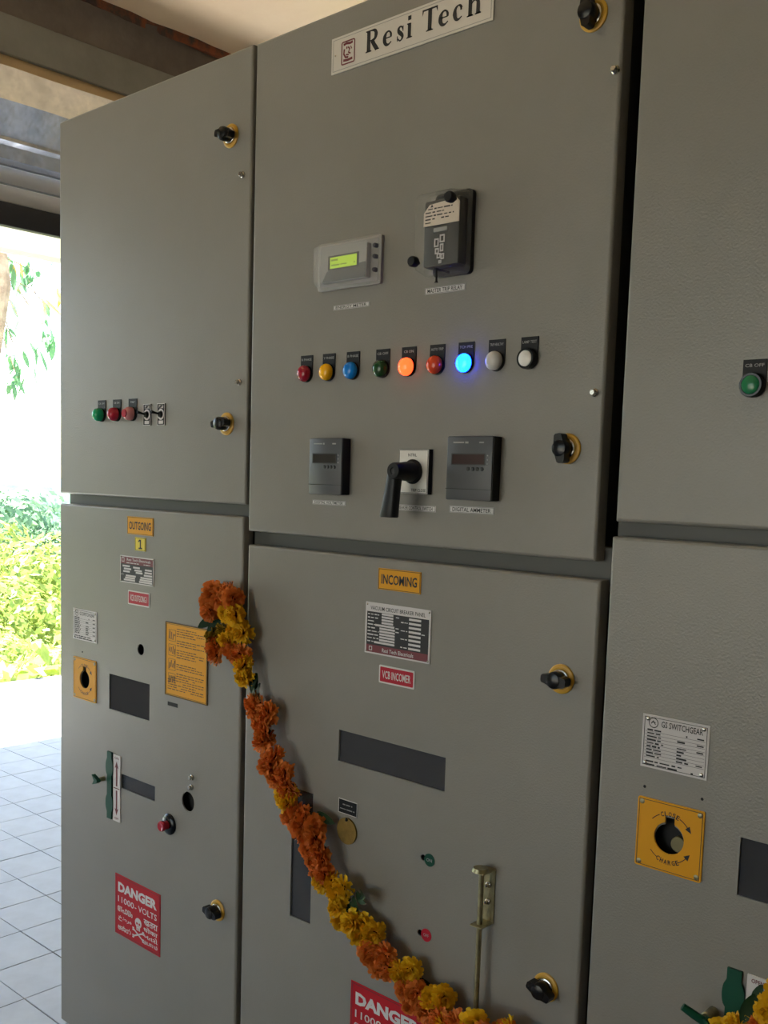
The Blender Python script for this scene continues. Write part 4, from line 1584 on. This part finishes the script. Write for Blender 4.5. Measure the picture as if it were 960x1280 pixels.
def leaf_blob(seed, n, rx, ry, rz, ls, lumps=7):
    g = random.Random(seed)
    b = nb()
    cen = [(Vector((g.uniform(-.6, .6) * rx, g.uniform(-.6, .6) * ry, g.uniform(-.45, .6) * rz)), g.uniform(.4, .62)) for _ in range(lumps)]
    for _ in range(n):
        c_, rr_ = cen[g.randrange(lumps)]
        d = Vector((g.gauss(0, 1), g.gauss(0, 1), g.gauss(0, 1))).normalized()
        p_ = c_ + Vector((d.x * rx, d.y * ry, d.z * rz)) * rr_ * g.uniform(.75, 1.05)
        u = (d.cross(Vector((g.uniform(-1, 1), g.uniform(-1, 1), g.uniform(-1, 1))))).normalized()
        w = (d + Vector((g.uniform(-.7, .7), g.uniform(-.7, .7), g.uniform(-.7, .7)))).cross(u).normalized()
        L = ls * g.uniform(.6, 1.3)
        b.faces.new([b.verts.new(q) for q in (p_ - u * L * .5, p_ + w * L * .22, p_ + u * L * .5, p_ - w * L * .22)])
    return b


BUSH = {}
for k, (m, n) in enumerate(((BUSHA, 4200), (BUSHB, 4200), (BUSHC, 4200))):
    BUSH[k] = finish(leaf_blob(50 + k, n, 1, 1, .85, .12, 11), 'foliage', m, 0)
stem_me = shared('stem', lambda b: (tube(b, [(0, 0, -1.1), (.05, .03, -.5), (.0, .08, .1)], [.09, .07, .04], 7), tube(b, [(.05, .03, -.5), (.3, -.1, 0)], [.05, .03], 6), tube(b, [(.03, .03, -.6), (-.3, .15, .05)], [.05, .03], 6)), BARK)
place = [(-7.75, 2.5, -.80, .56, 0, 'bright green bush nearest the terrace edge, beside the foot of the tree'),
         (-9.3, 4.15, -1.0, .74, 2, 'lime green bush behind the nearest bush, close to the cabinet edge in view'),
         (-10.9, 4.55 - .35, -1.15, .85, 0, 'bright green bush third back from the terrace edge'),
         (-13.0, 5.35, -1.4, 1.05, 2, 'lime green bush fourth back from the terrace edge'),
         (-15.9, 6.5, -1.5, 1.4, 0, 'fifth bush back from the terrace edge, bright green, half way down the slope'),
         (-20.0, 9.1, -1.5, 1.8, 0, 'large bright green bush well down the slope'),
         (-25.5, 12.0, -1.7, 2.3, 2, 'large lime green bush far down the slope'),
         (-32.5, 15.6, -1.8, 2.9, 1, 'largest and farthest bluish green bush below the hills'),
         (-13.4, 3.0, -1.5, 1.1, 1, 'bluish green bush left of the others, low on the slope')]
br = random.Random(4)
for x, yv, z, s, k, lab in place:
    t = thing('bush', lab, 'bush', (x, yv, z - s * 1.0), 'bushes on the slope')
    sc = Vector((s * br.uniform(.9, 1.05), s * br.uniform(.9, 1.05), s * br.uniform(.85, 1.1)))
    rz = br.uniform(0, 6.28)
    for nm, me in (('foliage', BUSH[k]), ('stem', stem_me)):
        o = link(nm, me, t, (x, yv, z))
        o.scale = sc
        o.rotation_euler = (0, 0, rz)

ur = random.Random(44)
bm = nb()
for _ in range(16000):
    x = -7.1 - 30 * ur.random() ** 1.8
    yv = ur.uniform(-9, 7) + max(0, -x - 9) * .45
    d = -6.75 - x
    zg = (-.12 - .30 * d if d < 14 else -4.32 - .05 * (d - 14)) + .25 * math.sin(x * 1.3 + yv * .7) * min(1, d / 4)
    hump = .5 + .5 * math.sin(x * 2.1 + 1.3 * math.sin(yv * 1.7)) * math.cos(yv * 1.9)
    c_ = Vector((x, yv, zg + ur.random() * (.15 + .75 * hump) * min(1, d / 2)))
    u = Vector((ur.gauss(0, 1), ur.gauss(0, 1), ur.gauss(0, .5))).normalized()
    w = u.cross(Vector((ur.gauss(0, 1), ur.gauss(0, 1), ur.gauss(0, 1)))).normalized()
    L = ur.uniform(.12, .26) * (1 + d * .03)
    bm.faces.new([bm.verts.new(q) for q in (c_ - u * L * .5, c_ + w * L * .24, c_ + u * L * .5, c_ - w * L * .24)])
obj('undergrowth', bm, BUSHC, hillside, kind='stuff', smooth=0, label='pale green leafy undergrowth covering the slope')

# tree at the edge of the terrace, its drooping leaves hanging in front of the sky
TX, TY = -8.9, 3.02
tree = thing('mango_tree', 'tree with drooping long leaves hanging against the bright sky outside the opening', 'tree', (TX, TY, -.8))
bm = nb()
tube(bm, [(TX, TY - .1, -1.0), (TX + .02, TY - .02, 1.0), (TX - .02, TY + .08, 2.3), (TX + .03, TY + .20, 3.1), (TX - .05, TY + .1, 4.4), (TX - .3, TY, 5.6)], [.12, .10, .09, .085, .07, .04], 10)
obj('trunk', bm, BARK, tree, (0, 0, 0))
tr = random.Random(17)


def lance(b):
    n = 5
    rows = []
    for k in range(n + 1):
        t = k / n
        w = .115 * math.sin(math.pi * min(1, t * .95 + .03)) ** .7
        bend = .12 * t * t
        rows.append([b.verts.new((s * w, bend + abs(s) * w * .25, -t)) for s in (-1, 0, 1)])
    for p_, q_ in zip(rows, rows[1:]):
        for i in (0, 1):
            b.faces.new((p_[i], p_[i + 1], q_[i + 1], q_[i]))


LG = shared('leaf', lance, LEAFG)
LY = shared('leaf_yellow', lance, LEAFY)
twig = 0
clusters = []
for (sx, sy, sz, k) in [(-8.9, 3.52, 3.28, 0), (-8.9, 3.62, 3.02, 1), (-8.95, 3.66, 2.78, 0), (-8.85, 3.50, 2.62, 0), (-8.9, 3.38, 2.52, 0), (-9.0, 3.78, 2.72, 0), (-8.9, 3.44, 2.40, 0), (-8.8, 3.33, 2.30, 0), (-8.9, 3.30, 3.30, 2), (-8.9, 3.42, 3.40, 1), (-9.0, 3.28, 3.02, 2),
                       (-8.9, 3.86, 3.16, 1), (-9.0, 3.34, 2.80, 0), (-8.9, 3.96, 2.75, 0), (-8.9, 3.7, 3.55, 0), (-8.9, 4.2, 3.4, 0), (-9.2, 2.7, 3.2, 0), (-8.8, 2.4, 3.0, 1), (-9.3, 2.2, 2.7, 0), (-8.6, 2.0, 3.3, 0), (-9.0, 4.3, 2.9, 0)]:
    clusters.append((Vector((sx, sy, sz)), k))
for c_, k in clusters:
    bm = nb()
    a = Vector((TX, TY + .08, min(c_.z + .5, 4.6)))
    mid = (a + c_) / 2 + Vector((0, 0, .12))
    tube(bm, [a, mid, c_], [.008, .005, .003], 5)
    obj('twig', bm, BARK, tree, (0, 0, 0))
    for _ in range(7):
        o = link('leaf', LY if (k == 1 and tr.random() < .6) or (k == 2 and tr.random() < .4) else LG, tree, c_ + Vector((tr.uniform(-.06, .06), tr.uniform(-.09, .09), tr.uniform(-.05, .05))))
        L = tr.uniform(.13, .24)
        o.scale = (L * 1.15, L, L)
        o.rotation_euler = (R(tr.uniform(-55, 55)), R(tr.uniform(-30, 30)), R(tr.uniform(0, 360)))
bm = leaf_blob(91, 2200, 1.6, 1.5, .9, .22, 9)
obj('crown', bm, LEAFG, tree, (TX, TY, 5.6), kind='stuff', smooth=0)
